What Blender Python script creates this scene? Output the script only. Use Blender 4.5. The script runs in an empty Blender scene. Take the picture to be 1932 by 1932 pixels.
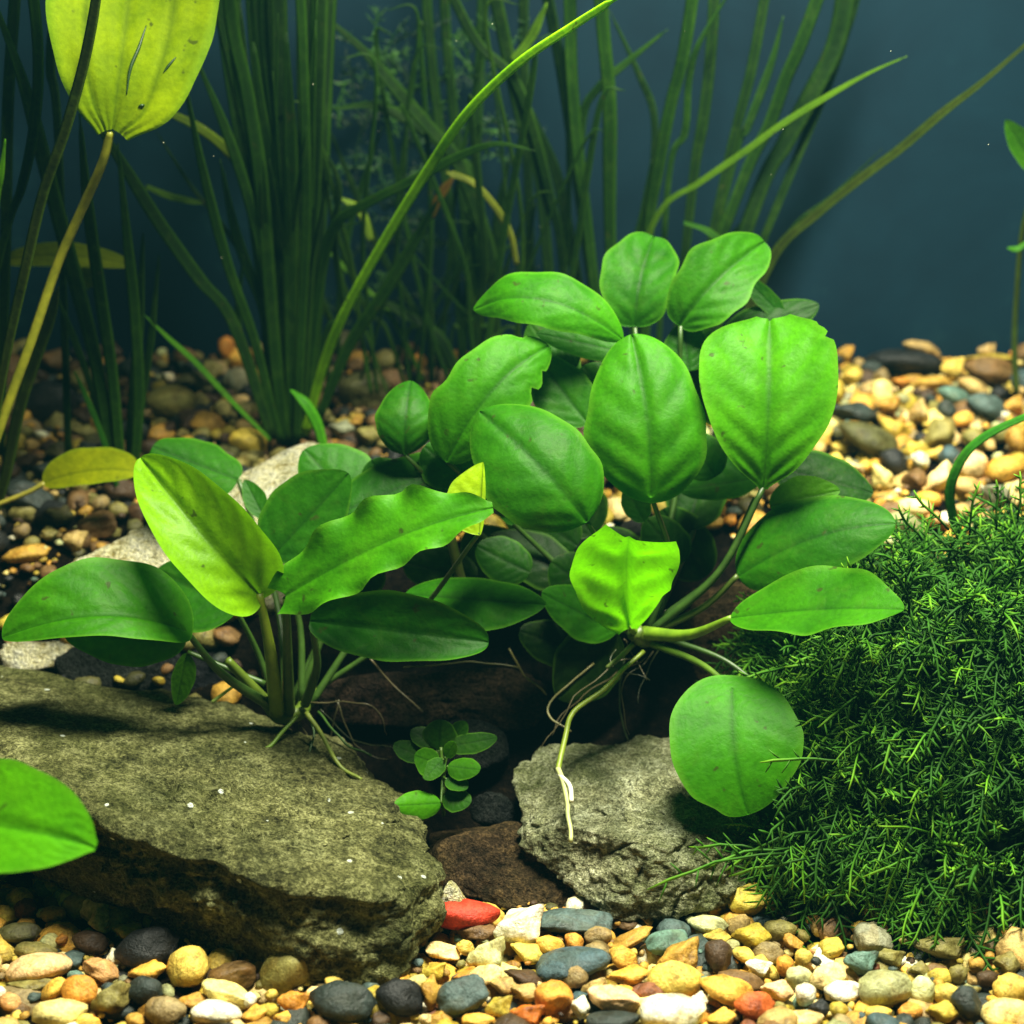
import bpy, bmesh, math, random
from mathutils import Vector, Matrix, Euler, noise
import numpy as np

# ------------------------------------------------------------------ camera, world, lamps, exposure
scn = bpy.context.scene
COL = scn.collection
PITCH = math.radians(17.0)
CAM = Vector((0.0, -62.0, 36.0))          # centimetres
FV = 3094.0                               # focal length in the 1932-wide measuring grid
cam_d = bpy.data.cameras.new("camera")
cam_d.sensor_width = 36.0
cam_d.lens = 36.0 * FV / 1932.0
cam_d.clip_start = 0.02
cam_d.clip_end = 20.0
cam_d.dof.use_dof = True
cam_d.dof.focus_distance = 0.68
cam_d.dof.aperture_fstop = 7.5
cam_o = bpy.data.objects.new("camera", cam_d)
cam_o.location = CAM * 0.01
cam_o.rotation_euler = (math.pi / 2 - PITCH, 0, 0)
COL.objects.link(cam_o)
scn.camera = cam_o

world = bpy.data.worlds.new("World")
scn.world = world
world.use_nodes = True
bg = world.node_tree.nodes["Background"]
bg.inputs[0].default_value = (0.10, 0.26, 0.42, 1)
bg.inputs[1].default_value = 0.018

def area(name, loc, target, sx, sy, power, col, spread=180):
    d = bpy.data.lights.new(name, 'AREA')
    d.shape = 'RECTANGLE'
    d.size = sx; d.size_y = sy
    d.energy = power
    d.color = col
    d.spread = math.radians(spread)
    o = bpy.data.objects.new(name, d)
    o.location = loc
    o.rotation_euler = (Vector(target) - Vector(loc)).to_track_quat('-Z', 'Y').to_euler()
    COL.objects.link(o)
    return o
area("aquarium_hood_lamp", (0.14, -0.04, 0.80), (0.10, 0.0, 0.0), 0.40, 0.10, 24.5, (1.0, 0.97, 0.76))

scn.view_settings.view_transform = 'Standard'
scn.view_settings.look = 'None'
scn.view_settings.exposure = 0.0
scn.view_settings.gamma = 1.0
scn.view_settings.use_curve_mapping = False
scn.cycles.use_denoising = True
scn.cycles.max_bounces = 6
scn.cycles.diffuse_bounces = 3
scn.cycles.transmission_bounces = 4
scn.cycles.caustics_reflective = False
scn.cycles.caustics_refractive = False
scn.cycles.sample_clamp_indirect = 4.0

rnd = random.Random(7)

# ------------------------------------------------------------------ geometry helpers
FWD = Vector((0, math.cos(PITCH), -math.sin(PITCH)))
UP = Vector((0, math.sin(PITCH), math.cos(PITCH)))
RIGHT = Vector((1, 0, 0))

def ray(vx, vy):
    return RIGHT * ((vx - 966) / FV) + UP * (-(vy - 966) / FV) + FWD

def P(vx, vy, Y):
    """centimetre point seen at grid position vx, vy at depth Y"""
    d = ray(vx, vy)
    return CAM + d * ((Y + 62.0) / d.y)

def project(p):
    d = p - CAM
    f = d.dot(FWD)
    return 966 + FV * d.x / f, 966 - FV * d.dot(UP) / f

def ground_z(x, y):
    """height of the gravel bed in cm: level in front, a bank behind the rocks"""
    def s(a, b, t):
        t = min(1, max(0, (t - a) / (b - a)))
        return t * t * (3 - 2 * t)
    if y < 3: z = 0.0
    elif y < 20: z = 11.2 * (0.35 * (y - 3) / 17 + 0.65 * s(3, 20, y))
    else: z = 11.2 + (y - 20) * 0.215
    z += 0.35 * noise.noise(Vector((x * 0.12, y * 0.12, 0))) * (1 if y < 3 else 1.6)
    return z

def ground_hit(vx, vy, lift=0.0):
    d = ray(vx, vy)
    Y = -25.0
    while Y < 41:
        p = CAM + d * ((Y + 62.0) / d.y)
        if p.z <= ground_z(p.x, p.y) + lift:
            return p
        Y += 0.1
    return None

def link(o, parent=None):
    COL.objects.link(o)
    if parent is not None:
        o.parent = parent
    return o

def tag(o, label=None, cat=None, group=None, kind=None):
    if label: o['label'] = label
    if cat: o['category'] = cat
    if group: o['group'] = group
    if kind: o['kind'] = kind
    return o

def empty(name, loc_cm, label, cat, group=None):
    o = bpy.data.objects.new(name, None)
    o.empty_display_size = 0.01
    o.location = Vector(loc_cm) * 0.01
    COL.objects.link(o)
    tag(o, label, cat, group)
    return o

def mesh_obj(name, verts_cm, faces, mat, parent=None, smooth=True, attrs=None, color=None):
    """verts in world cm; the object's origin is put at the middle of its vertices or kept in the parent's frame"""
    me = bpy.data.meshes.new(name)
    V = np.array([tuple(v) for v in verts_cm], dtype=np.float64) * 0.01
    if parent is not None:
        org = np.array(parent_origin(parent))
    else:
        lo, hi = V.min(0), V.max(0)
        org = (lo + hi) / 2
        org[2] = lo[2]
    V = V - org
    me.from_pydata(V.tolist(), [], faces)
    if attrs:
        for an, vals in attrs.items():
            a = me.attributes.new(an, 'FLOAT', 'POINT')
            a.data.foreach_set('value', np.array(vals, dtype=np.float32))
    if smooth:
        me.polygons.foreach_set('use_smooth', [True] * len(me.polygons))
    me.materials.append(mat)
    me.update()
    o = bpy.data.objects.new(name, me)
    if parent is None:
        o.location = org
    if color is not None:
        o.color = (*color, 1)
    return link(o, parent)

def parent_origin(p):
    v = Vector(p.location)
    while p.parent is not None:
        p = p.parent
        v += Vector(p.location)
    return v

def catmull(pts, n):
    """smooth polyline through pts (Vectors or tuples), n samples per span"""
    pts = [Vector(p) for p in pts]
    if len(pts) == 2:
        return [pts[0].lerp(pts[1], i / n) for i in range(n + 1)]
    q = [pts[0] * 2 - pts[1]] + pts + [pts[-1] * 2 - pts[-2]]
    out = []
    for i in range(1, len(q) - 2):
        p0, p1, p2, p3 = q[i - 1], q[i], q[i + 1], q[i + 2]
        for k in range(n):
            t = k / n
            out.append(0.5 * ((2 * p1) + (p2 - p0) * t + (2 * p0 - 5 * p1 + 4 * p2 - p3) * t * t + (3 * p1 - p0 - 3 * p2 + p3) * t ** 3))
    out.append(pts[-1])
    return out

def tube_data(pts, radii, sides=8, v0=0):
    n = len(pts)
    verts, faces = [], []
    prev = None
    for i, p in enumerate(pts):
        t = (pts[min(i + 1, n - 1)] - pts[max(i - 1, 0)]).normalized()
        if prev is None:
            a = t.orthogonal().normalized()
        else:
            a = (prev - t * prev.dot(t)).normalized()
        prev = a
        b = t.cross(a)
        for k in range(sides):
            an = 2 * math.pi * k / sides
            verts.append(p + (a * math.cos(an) + b * math.sin(an)) * radii[i])
    for i in range(n - 1):
        for k in range(sides):
            k2 = (k + 1) % sides
            faces.append((v0 + i * sides + k, v0 + i * sides + k2, v0 + (i + 1) * sides + k2, v0 + (i + 1) * sides + k))
    faces.append(tuple(v0 + k for k in range(sides))[::-1])
    faces.append(tuple(v0 + (n - 1) * sides + k for k in range(sides)))
    return verts, faces

def tube(name, pts, r0, r1, mat, parent, color=None, wob=0.0, n=8):
    c = catmull(pts, n)
    rr = []
    for i in range(len(c)):
        t = i / (len(c) - 1)
        rr.append(r0 + (r1 - r0) * t)
        if wob:
            c[i] = c[i] + Vector((noise.noise(c[i] * 0.9), noise.noise(c[i] * 0.9 + Vector((5, 0, 0))), noise.noise(c[i] * 0.9 + Vector((0, 9, 0))))) * wob
    v, f = tube_data(c, rr)
    return mesh_obj(name, v, f, mat, parent, color=color)

# ------------------------------------------------------------------ materials
def new_mat(name):
    m = bpy.data.materials.new(name)
    m.use_nodes = True
    nt = m.node_tree
    return m, nt, nt.nodes['Principled BSDF'], nt.nodes['Material Output']

def N(nt, typ, **kw):
    n = nt.nodes.new(typ)
    for k, v in kw.items():
        if k.startswith('i_'):
            n.inputs[int(k[2:])].default_value = v
        else:
            setattr(n, k, v)
    return n

def noise_n(nt, scale, detail=4, rough=0.55, coord=None, dist=0.0):
    n = nt.nodes.new('ShaderNodeTexNoise')
    n.inputs['Scale'].default_value = scale
    n.inputs['Detail'].default_value = detail
    n.inputs['Roughness'].default_value = rough
    n.inputs['Distortion'].default_value = dist
    if coord is not None:
        nt.links.new(coord, n.inputs['Vector'])
    return n.outputs['Fac']

def ramp(nt, fac, stops):
    r = nt.nodes.new('ShaderNodeValToRGB')
    el = r.color_ramp.elements
    while len(el) < len(stops): el.new(0.5)
    for e, (p, c) in zip(el, stops):
        e.position = p
        e.color = (*c, 1) if len(c) == 3 else c
    nt.links.new(fac, r.inputs[0])
    return r.outputs[0]

def mix(nt, fac, a, b, mode='MIX'):
    m = nt.nodes.new('ShaderNodeMix')
    m.data_type = 'RGBA'
    m.blend_type = mode
    for sock, val in ((m.inputs[0], fac), (m.inputs[6], a), (m.inputs[7], b)):
        if isinstance(val, (int, float)): sock.default_value = val
        elif isinstance(val, tuple): sock.default_value = (*val, 1) if len(val) == 3 else val
        else: nt.links.new(val, sock)
    return m.outputs[2]

def math_n(nt, op, a, b=None):
    m = nt.nodes.new('ShaderNodeMath'); m.operation = op
    for i, val in enumerate((a, b)):
        if val is None: continue
        if isinstance(val, (int, float)): m.inputs[i].default_value = val
        else: nt.links.new(val, m.inputs[i])
    return m.outputs[0]

def bump(nt, height, strength, dist, target):
    b = nt.nodes.new('ShaderNodeBump')
    b.inputs['Strength'].default_value = strength
    b.inputs['Distance'].default_value = dist
    nt.links.new(height, b.inputs['Height'])
    nt.links.new(b.outputs[0], target)
    return b

def coord_geo(nt):
    return nt.nodes.new('ShaderNodeNewGeometry').outputs['Position']

def make_leaf_mat(name, transl=0.4, rough=0.36, spec=0.5, mottled=0.35, leafgain=(1.0, 1.0, 1.0)):
    m, nt, b, out = new_mat(name)
    oi = nt.nodes.new('ShaderNodeObjectInfo')
    pos = coord_geo(nt)
    at_v = N(nt, 'ShaderNodeAttribute', attribute_name='vein').outputs['Fac']
    at_e = N(nt, 'ShaderNodeAttribute', attribute_name='edge').outputs['Fac']
    base = mix(nt, 1.0, oi.outputs['Color'], leafgain, 'MULTIPLY')
    big = noise_n(nt, 38, 4, 0.6, pos)
    fine = noise_n(nt, 420, 3, 0.6, pos)
    c1 = mix(nt, 1.0, base, ramp(nt, big, [(0.3, (1 - mottled, 1 - mottled * 0.8, 1 - mottled * 0.6)), (0.7, (1 + mottled * 0.6, 1 + mottled * 0.45, 1.0))]), 'MULTIPLY')
    c2 = mix(nt, 1.0, c1, ramp(nt, fine, [(0.35, (0.88, 0.9, 0.88)), (0.65, (1.08, 1.08, 1.05))]), 'MULTIPLY')
    light = mix(nt, 0.5, c2, (0.20, 0.50, 0.03))
    c3 = mix(nt, math_n(nt, 'MULTIPLY', at_v, 0.85), c2, mix(nt, 1.0, c2, (0.45, 0.52, 0.7), 'MULTIPLY'))
    c4 = mix(nt, math_n(nt, 'MULTIPLY', at_e, 0.5), c3, light)
    # small brown specks of age and algae
    film = noise_n(nt, 75, 5, 0.75, pos, 0.8)
    c4 = mix(nt, ramp(nt, film, [(0.50, (0, 0, 0)), (0.68, (0.14, 0.14, 0.14))]), c4, (0.09, 0.19, 0.015))
    sp = noise_n(nt, 160, 2, 0.5, pos)
    c5 = mix(nt, ramp(nt, sp, [(0.69, (0, 0, 0)), (0.75, (0.75, 0.75, 0.75))]), c4, (0.035, 0.05, 0.008))
    nt.links.new(c5, b.inputs['Base Color'])
    b.inputs['Roughness'].default_value = rough
    b.inputs['Specular IOR Level'].default_value = spec
    bump(nt, math_n(nt, 'ADD', fine, math_n(nt, 'MULTIPLY', big, 4)), 0.28, 0.0009, b.inputs['Normal'])
    tr = nt.nodes.new('ShaderNodeBsdfTranslucent')
    tc = mix(nt, 1.0, c5, (1.15, 1.25, 0.45), 'MULTIPLY')
    nt.links.new(tc, tr.inputs['Color'])
    mx = nt.nodes.new('ShaderNodeMixShader'); mx.inputs[0].default_value = transl
    nt.links.new(b.outputs[0], mx.inputs[1]); nt.links.new(tr.outputs[0], mx.inputs[2])
    nt.links.new(mx.outputs[0], out.inputs['Surface'])
    return m

M_LEAF = make_leaf_mat('broad_leaf_surface', 0.34, 0.50, 0.13, 0.45, (0.66, 0.74, 0.05))
M_YELLOW = make_leaf_mat('old_leaf_surface', 0.42, 0.6, 0.06, 0.45, (1.2, 1.1, 0.3))
M_YOUNG = make_leaf_mat('young_leaf_surface', 0.45, 0.45, 0.22, 0.3, (1.0, 1.0, 0.15))
M_BLADE = make_leaf_mat('grass_blade_surface', 0.30, 0.6, 0.15, 0.35, (0.34, 0.46, 0.10))

def make_stem_mat():
    m, nt, b, out = new_mat('stem_surface')
    oi = nt.nodes.new('ShaderNodeObjectInfo')
    pos = coord_geo(nt)
    n1 = noise_n(nt, 150, 4, 0.6, pos)
    c = mix(nt, 1.0, oi.outputs['Color'], ramp(nt, n1, [(0.3, (0.65, 0.7, 0.6)), (0.7, (1.25, 1.2, 1.0))]), 'MULTIPLY')
    nt.links.new(c, b.inputs['Base Color'])
    b.inputs['Roughness'].default_value = 0.45
    bump(nt, n1, 0.4, 0.0006, b.inputs['Normal'])
    return m
M_STEM = make_stem_mat()

def make_pebble_mat(name, attr=False):
    m, nt, b, out = new_mat(name)
    tc = nt.nodes.new('ShaderNodeTexCoord')
    if attr:
        base = N(nt, 'ShaderNodeAttribute', attribute_name='tint').outputs['Color']
        co = coord_geo(nt)
        k = 120.0
    else:
        oi = nt.nodes.new('ShaderNodeObjectInfo')
        base = oi.outputs['Color']
        mp = nt.nodes.new('ShaderNodeVectorMath'); mp.operation = 'ADD'
        nt.links.new(coord_geo(nt), mp.inputs[0])
        cx = nt.nodes.new('ShaderNodeCombineXYZ')
        nt.links.new(oi.outputs['Random'], cx.inputs[0])
        nt.links.new(cx.outputs[0], mp.inputs[1])
        co = mp.outputs[0]
        k = 120.0
    n1 = noise_n(nt, k * 1.3, 5, 0.62, co, 0.6)
    n2 = noise_n(nt, k * 7.0, 4, 0.65, co)
    n3 = noise_n(nt, k * 0.55, 2, 0.5, co, 1.2)
    c = mix(nt, 1.0, base, ramp(nt, n1, [(0.28, (0.30, 0.24, 0.18)), (0.45, (0.90, 0.86, 0.80)), (0.72, (1.45, 1.42, 1.4))]), 'MULTIPLY')
    c = mix(nt, ramp(nt, n3, [(0.52, (0, 0, 0)), (0.62, (0.35, 0.35, 0.35))]), c, mix(nt, 1.0, c, (1.15, 0.85, 0.5), 'MULTIPLY'))
    c = mix(nt, 1.0, c, ramp(nt, n2, [(0.3, (0.62, 0.6, 0.58)), (0.6, (1.1, 1.1, 1.1))]), 'MULTIPLY')
    nt.links.new(c, b.inputs['Base Color'])
    rr = ramp(nt, n1, [(0.3, (0.34, 0.34, 0.34)), (0.7, (0.6, 0.6, 0.6))])
    nt.links.new(rr, b.inputs['Roughness'])
    b.inputs['Specular IOR Level'].default_value = 0.35
    bump(nt, math_n(nt, 'ADD', n2, math_n(nt, 'MULTIPLY', n1, 2.5)), 0.6, 0.0010, b.inputs['Normal'])
    return m
M_PEB = make_pebble_mat('pebble_surface')
M_GRAVEL = make_pebble_mat('gravel_surface', True)

def make_rock_mat(name, dark, mid, light, algae=(0.07, 0.11, 0.015), algae_amt=0.6, speck=0.0, scale=1.0):
    m, nt, b, out = new_mat(name)
    pos = coord_geo(nt)
    n0 = noise_n(nt, 14 * scale, 5, 0.62, pos, 0.4)
    n1 = noise_n(nt, 55 * scale, 6, 0.68, pos, 0.3)
    n2 = noise_n(nt, 330 * scale, 5, 0.7, pos)
    n3 = noise_n(nt, 900 * scale, 3, 0.7, pos)
    c = ramp(nt, math_n(nt, 'ADD', math_n(nt, 'MULTIPLY', n1, 0.5), math_n(nt, 'MULTIPLY', n2, 0.5)), [(0.40, dark), (0.5, mid), (0.60, light)])
    c = mix(nt, ramp(nt, n0, [(0.42, (0, 0, 0)), (0.62, (algae_amt,) * 3)]), c, mix(nt, 0.75, c, algae))
    n5 = noise_n(nt, 26 * scale, 4, 0.7, pos, 1.0)
    c = mix(nt, 1.0, c, ramp(nt, n5, [(0.36, (0.70, 0.72, 0.70)), (0.58, (1.12, 1.1, 1.05))]), 'MULTIPLY')
    pit = nt.nodes.new('ShaderNodeTexVoronoi'); pit.inputs['Scale'].default_value = 210 * scale; nt.links.new(pos, pit.inputs['Vector'])
    pf_ = ramp(nt, pit.outputs['Distance'], [(0.12, (0.25, 0.25, 0.22)), (0.30, (1, 1, 1))])
    c = mix(nt, ramp(nt, n1, [(0.45, (0, 0, 0)), (0.60, (1, 1, 1))]), c, mix(nt, 1.0, c, pf_, 'MULTIPLY'))
    c = mix(nt, 1.0, c, ramp(nt, n3, [(0.38, (0.40, 0.40, 0.36)), (0.60, (1.35, 1.35, 1.3))]), 'MULTIPLY')
    if speck:
        vo = nt.nodes.new('ShaderNodeTexVoronoi'); vo.inputs['Scale'].default_value = 95
        nt.links.new(pos, vo.inputs['Vector'])
        sel = math_n(nt, 'MULTIPLY', math_n(nt, 'LESS_THAN', vo.outputs['Distance'], math_n(nt, 'MULTIPLY', n1, 0.22)),
                     math_n(nt, 'GREATER_THAN', N_sep(nt, vo.outputs['Color']), 1.0 - speck))
        c = mix(nt, sel, c, (0.75, 0.82, 0.72))
    nt.links.new(c, b.inputs['Base Color'])
    b.inputs['Roughness'].default_value = 0.85
    b.inputs['Specular IOR Level'].default_value = 0.08
    h = math_n(nt, 'ADD', math_n(nt, 'MULTIPLY', n1, 2.2), math_n(nt, 'ADD', n2, math_n(nt, 'MULTIPLY', n3, 0.5)))
    bump(nt, h, 1.0, 0.0048, b.inputs['Normal'])
    return m

def N_sep(nt, c):
    s = nt.nodes.new('ShaderNodeSeparateColor')
    nt.links.new(c, s.inputs[0])
    return s.outputs[0]

# ------------------------------------------------------------------ the setting
def make_wall_mat():
    m, nt, b, out = new_mat('blue_back_glass_surface')
    pos = coord_geo(nt)
    n1 = noise_n(nt, 9, 5, 0.6, pos, 0.5)
    n2 = noise_n(nt, 70, 4, 0.7, pos)
    c = ramp(nt, n1, [(0.3, (0.0012, 0.011, 0.022)), (0.7, (0.0030, 0.021, 0.037))])
    c = mix(nt, ramp(nt, math_n(nt, 'MULTIPLY', n2, n1), [(0.31, (0, 0, 0)), (0.42, (0.35,) * 3)]), c, (0.012, 0.048, 0.055))
    nt.links.new(c, b.inputs['Base Color'])
    b.inputs['Roughness'].default_value = 0.7
    b.inputs['Specular IOR Level'].default_value = 0.15
    return m
def box(name, lo, hi, mat):
    v = [(x, y, z) for x in (lo[0], hi[0]) for y in (lo[1], hi[1]) for z in (lo[2], hi[2])]
    f = [(0, 1, 3, 2), (4, 6, 7, 5), (0, 4, 5, 1), (2, 3, 7, 6), (0, 2, 6, 4), (1, 5, 7, 3)]
    return mesh_obj(name, v, f, mat, smooth=False)
wall = box('back_wall', (-65, 40, -2), (65, 41, 62), make_wall_mat())
tag(wall, 'blue rear pane of the tank behind the grass plants', 'wall')
wall['kind'] = 'structure'

def make_bed():
    m, nt, b, out = new_mat('fine_gravel_bed')
    pos = coord_geo(nt)
    n1 = noise_n(nt, 260, 5, 0.7, pos)
    mp_ = nt.nodes.new('ShaderNodeSeparateXYZ'); nt.links.new(pos, mp_.inputs[0])
    c = ramp(nt, n1, [(0.35, (0.003, 0.003, 0.003)), (0.6, (0.009, 0.007, 0.005)), (0.8, (0.035, 0.024, 0.012))])  # near-black bed colour stands in for the shade under the plants
    nt.links.new(c, b.inputs['Base Color'])
    b.inputs['Roughness'].default_value = 1.0
    b.inputs['Specular IOR Level'].default_value = 0.0
    bump(nt, n1, 1.0, 0.003, b.inputs['Normal'])
    xs = np.linspace(-64.5, 64.5, 110); ys = np.linspace(-40, 39.9, 90)
    v = [(x, y, ground_z(x, y) - 0.55) for y in ys for x in xs]
    f = [(j * 110 + i, j * 110 + i + 1, (j + 1) * 110 + i + 1, (j + 1) * 110 + i) for j in range(89) for i in range(109)]
    o = mesh_obj('ground', v, f, m)
    tag(o, kind='structure')
make_bed()

m, nt, b, out = new_mat('cloudy_water')
nt.nodes.remove(b)
vol = nt.nodes.new('ShaderNodeVolumePrincipled')
vol.inputs['Color'].default_value = (0.08, 0.40, 0.50, 1)
vol.inputs['Density'].default_value = 0.028
vol.inputs['Anisotropy'].default_value = 0.2
nt.links.new(vol.outputs[0], out.inputs['Volume'])
hz = box('haze', (-72, -85, -100), (72, 44, 70), m)
tag(hz, kind='stuff')
scn.cycles.volume_bounces = 0
scn.cycles.volume_step_rate = 4.0

# ------------------------------------------------------------------ rocks
def sstep0(a, b, t):
    t = min(1, max(0, (t - a) / (b - a)))
    return t * t * (3 - 2 * t)

def hull_rock(name, pts, mat, label, sub=6, p=16, amp=0.35, freq=0.35, amp2=0.12, freq2=1.6, strata=0.0, cat='rock', group=None, seed=0, parent=None, ledge=False):
    bm = bmesh.new()
    for q in pts: bm.verts.new(q)
    r = bmesh.ops.convex_hull(bm, input=bm.verts)
    bm.normal_update()
    cen = sum((Vector(q) for q in pts), Vector()) / len(pts)
    planes = {}
    for f in bm.faces:
        n = f.normal.copy()
        d = n.dot(f.verts[0].co - cen)
        if d < 0: n = -n; d = -d
        if d < 0.05: d = 0.05
        key = tuple(round(c, 2) for c in n)
        planes[key] = (n, d)
    bm.free()
    pn = np.array([tuple(n) for n, d in planes.values()]); pd = np.array([d for n, d in planes.values()])
    bm = bmesh.new()
    bmesh.ops.create_icosphere(bm, subdivisions=sub, radius=1)
    D = np.array([tuple(v.co.normalized()) for v in bm.verts])
    # squash directions so that a flat rock gets an even mesh
    ext = np.array(pts).max(0) - np.array(pts).min(0)
    D = D * ext; D /= np.linalg.norm(D, axis=1)[:, None]
    q = np.clip(D @ pn.T / pd[None, :], 0, None)
    rad = (q ** p).sum(1) ** (-1.0 / p)
    V = D * rad[:, None] + np.array(tuple(cen))
    off = Vector((seed * 7.3, seed * 3.1, seed * 1.7))
    out = []
    for i in range(len(V)):
        pos = Vector(V[i]); d = Vector(D[i])
        s = pos * freq + off
        h = amp * noise.fractal(s, 1.0, 2.0, 4)
        h += amp2 * noise.fractal(pos * freq2 + off, 0.8, 2.1, 3)
        c = noise.noise(pos * freq * 1.9 + off)
        h -= amp * 0.9 * max(0, 0.10 - abs(c)) * 4      # cracks
        if strata:
            h += strata * abs(noise.noise(Vector((pos.x * 0.12, pos.y * 0.12, pos.z * 1.7)) + off))
        if ledge:
            below = 3.3 + (-3.8 - pos.x) * 0.2 - pos.z + 0.25 * noise.noise(pos * 0.5 + off)
            front = sstep0(-3.0, -4.6, pos.y + 0.1 * (pos.x + 4) * (1 if pos.x < -10 else 0)) * sstep0(-4.2, -6.5, pos.x)
            if below > 0.15:
                h -= 0.75 * front * sstep0(0.15, 0.5, below) * (1 - sstep0(1.1, 2.2, below))
            h += 0.16 * noise.noise(pos * 2.0 + off) * sstep0(0.2, 1.0, below) * sstep0(-3.5, -6, pos.x)
        out.append(pos + d * h)
    faces = [tuple(v.index for v in f.verts) for f in bm.faces]
    bm.free()
    o = mesh_obj(name, out, faces, mat, parent)
    if label: tag(o, label, cat, group)
    return o

M_R1 = make_rock_mat('mossy_slab_surface', (0.045, 0.047, 0.020), (0.165, 0.17, 0.068), (0.37, 0.38, 0.18), algae=(0.05, 0.065, 0.014), algae_amt=0.7, speck=0.42)
M_R2 = make_rock_mat('grey_rock_surface', (0.11, 0.11, 0.06), (0.32, 0.33, 0.20), (0.62, 0.64, 0.46), algae=(0.06, 0.10, 0.015), algae_amt=0.6, scale=1.2)
M_R3 = make_rock_mat('dark_stone_surface', (0.006, 0.007, 0.010), (0.014, 0.016, 0.020), (0.03, 0.032, 0.036), algae=(0.02, 0.03, 0.01), algae_amt=0.4)
M_R4 = make_rock_mat('brown_stone_surface', (0.02, 0.014, 0.008), (0.055, 0.036, 0.020), (0.13, 0.085, 0.04), algae=(0.05, 0.05, 0.01), algae_amt=0.5)
M_R5 = make_rock_mat('pale_slab_surface', (0.32, 0.26, 0.08), (0.84, 0.80, 0.55), (0.92, 0.90, 0.80), algae=(0.14, 0.15, 0.03), algae_amt=0.2, scale=1.3)
M_WOOD = make_rock_mat('driftwood_surface', (0.007, 0.005, 0.004), (0.022, 0.013, 0.010), (0.055, 0.032, 0.022), algae=(0.03, 0.03, 0.01), algae_amt=0.4, scale=0.8)

# large slab, front left
hull_rock('slab_rock', [P(-140, 1232, 10), P(200, 1298, 9), P(450, 1332, 8.5), P(640, 1400, 6), P(780, 1530, 2.6), P(815, 1570, 0.8),
    P(758, 1692, -6.0), P(590, 1702, -6.8), P(420, 1645, -6.2), P(250, 1588, -5.2), P(130, 1515, -3.8), P(-140, 1405, -1),
    P(836, 1640, -2.2), P(830, 1745, -4.0), P(775, 1825, -6.2), P(708, 1905, -7.0), P(600, 1885, -6.5), P(490, 1832, -5.4), P(330, 1730, -2.6), P(180, 1650, 1.0), P(-140, 1560, 3.5),
    P(-140, 1330, 11), Vector((-18, 9, 1)), Vector((-6, 8, 0)), Vector((-4, 0, 0)), Vector((-10, -3, 0))],
    M_R1, 'large olive brown slab with flat top carrying the left broad-leaf plant', sub=7, p=110, amp=0.42, freq=0.34, amp2=0.26, freq2=1.25, strata=0.20, seed=1, ledge=True)
# rock, front right
hull_rock('grey_rock', [P(968, 1440, 6.2), P(1010, 1412, 7), P(1240, 1385, 8), P(1500, 1390, 8), P(1600, 1480, 5),
    P(968, 1545, 2.2), P(995, 1612, 0.6), P(1085, 1660, -0.4), P(1150, 1728, -2.2), P(1215, 1748, -2.8), P(1290, 1735, -2.6), P(1400, 1668, -1.2), P(1540, 1590, 1),
    P(1080, 1560, 0), P(1250, 1600, -2.0), Vector((2, 9, 0)), Vector((13, 9, 0)), Vector((6, 2, 0)), Vector((12, 3, 0))],
    M_R2, 'pale grey green rough rock beside the moss, under the round hanging leaf', sub=7, p=40, amp=0.55, freq=0.33, amp2=0.2, freq2=1.7, seed=2)
# brown boulder in the gap
hull_rock('brown_rock', [P(820, 1590, 1.2), P(960, 1552, 2.4), P(1080, 1590, 2), P(1112, 1700, -0.8), P(1060, 1735, -1.6), P(900, 1710, -1.1), P(830, 1680, -0.4), Vector((-4, 6, 0)), Vector((4, 6, 0)), Vector((3.5, 0, 0)), Vector((-3.5, 0, 0))],
    M_R4, 'dull brown smooth rock in the gap between slab and grey rock', sub=5, p=10, amp=0.4, seed=3)
# black stones
hull_rock('black_stone', [P(70, 1230, 11.2), P(170, 1200, 11.8), P(330, 1215, 12), P(450, 1270, 11.5), P(380, 1345, 10.5), P(100, 1300, 10.6), Vector((-18, 15, 5)), Vector((-10, 15, 5)), Vector((-12, 11, 3))],
    M_R3, 'smooth black stone behind the large olive slab', sub=5, p=7, amp=0.15, seed=4)
hull_rock('round_stone', [P(792, 1400, 7.5), P(815, 1350, 8), P(900, 1338, 8), P(955, 1360, 8), P(962, 1425, 7), P(880, 1470, 6.0), P(830, 1470, 6), Vector((-2.5, 9, 1)), Vector((0, 9, 1)), P(870, 1400, 6.5)],
    M_R3, 'dark grey rounded stone behind the tiny seedling plant', sub=5, p=6, amp=0.08, amp2=0.03, seed=5)
hull_rock('dark_pebble_stone', [P(880, 1510, 4.6), P(925, 1480, 5), P(965, 1500, 5), P(970, 1545, 4.2), P(890, 1550, 4), Vector((-1, 6, 0)), Vector((0.5, 6, 0)), Vector((-0.5, 4, 1))],
    M_R3, 'small dark stone wedged above the brown rock in the gap', sub=4, p=6, amp=0.08, seed=6)
# driftwood piece
hull_rock('driftwood', [P(600, 1290, 9), P(760, 1245, 10), P(1000, 1255, 10), P(1060, 1330, 8.5), P(1010, 1395, 8), P(760, 1385, 8.2), P(600, 1370, 8.8), Vector((-8, 13, 4)), Vector((2, 13, 4))],
    M_WOOD, 'dark reddish brown driftwood lump in the shade behind the gap', sub=6, p=9, amp=0.5, freq=0.3, seed=7, cat='driftwood')
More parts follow.
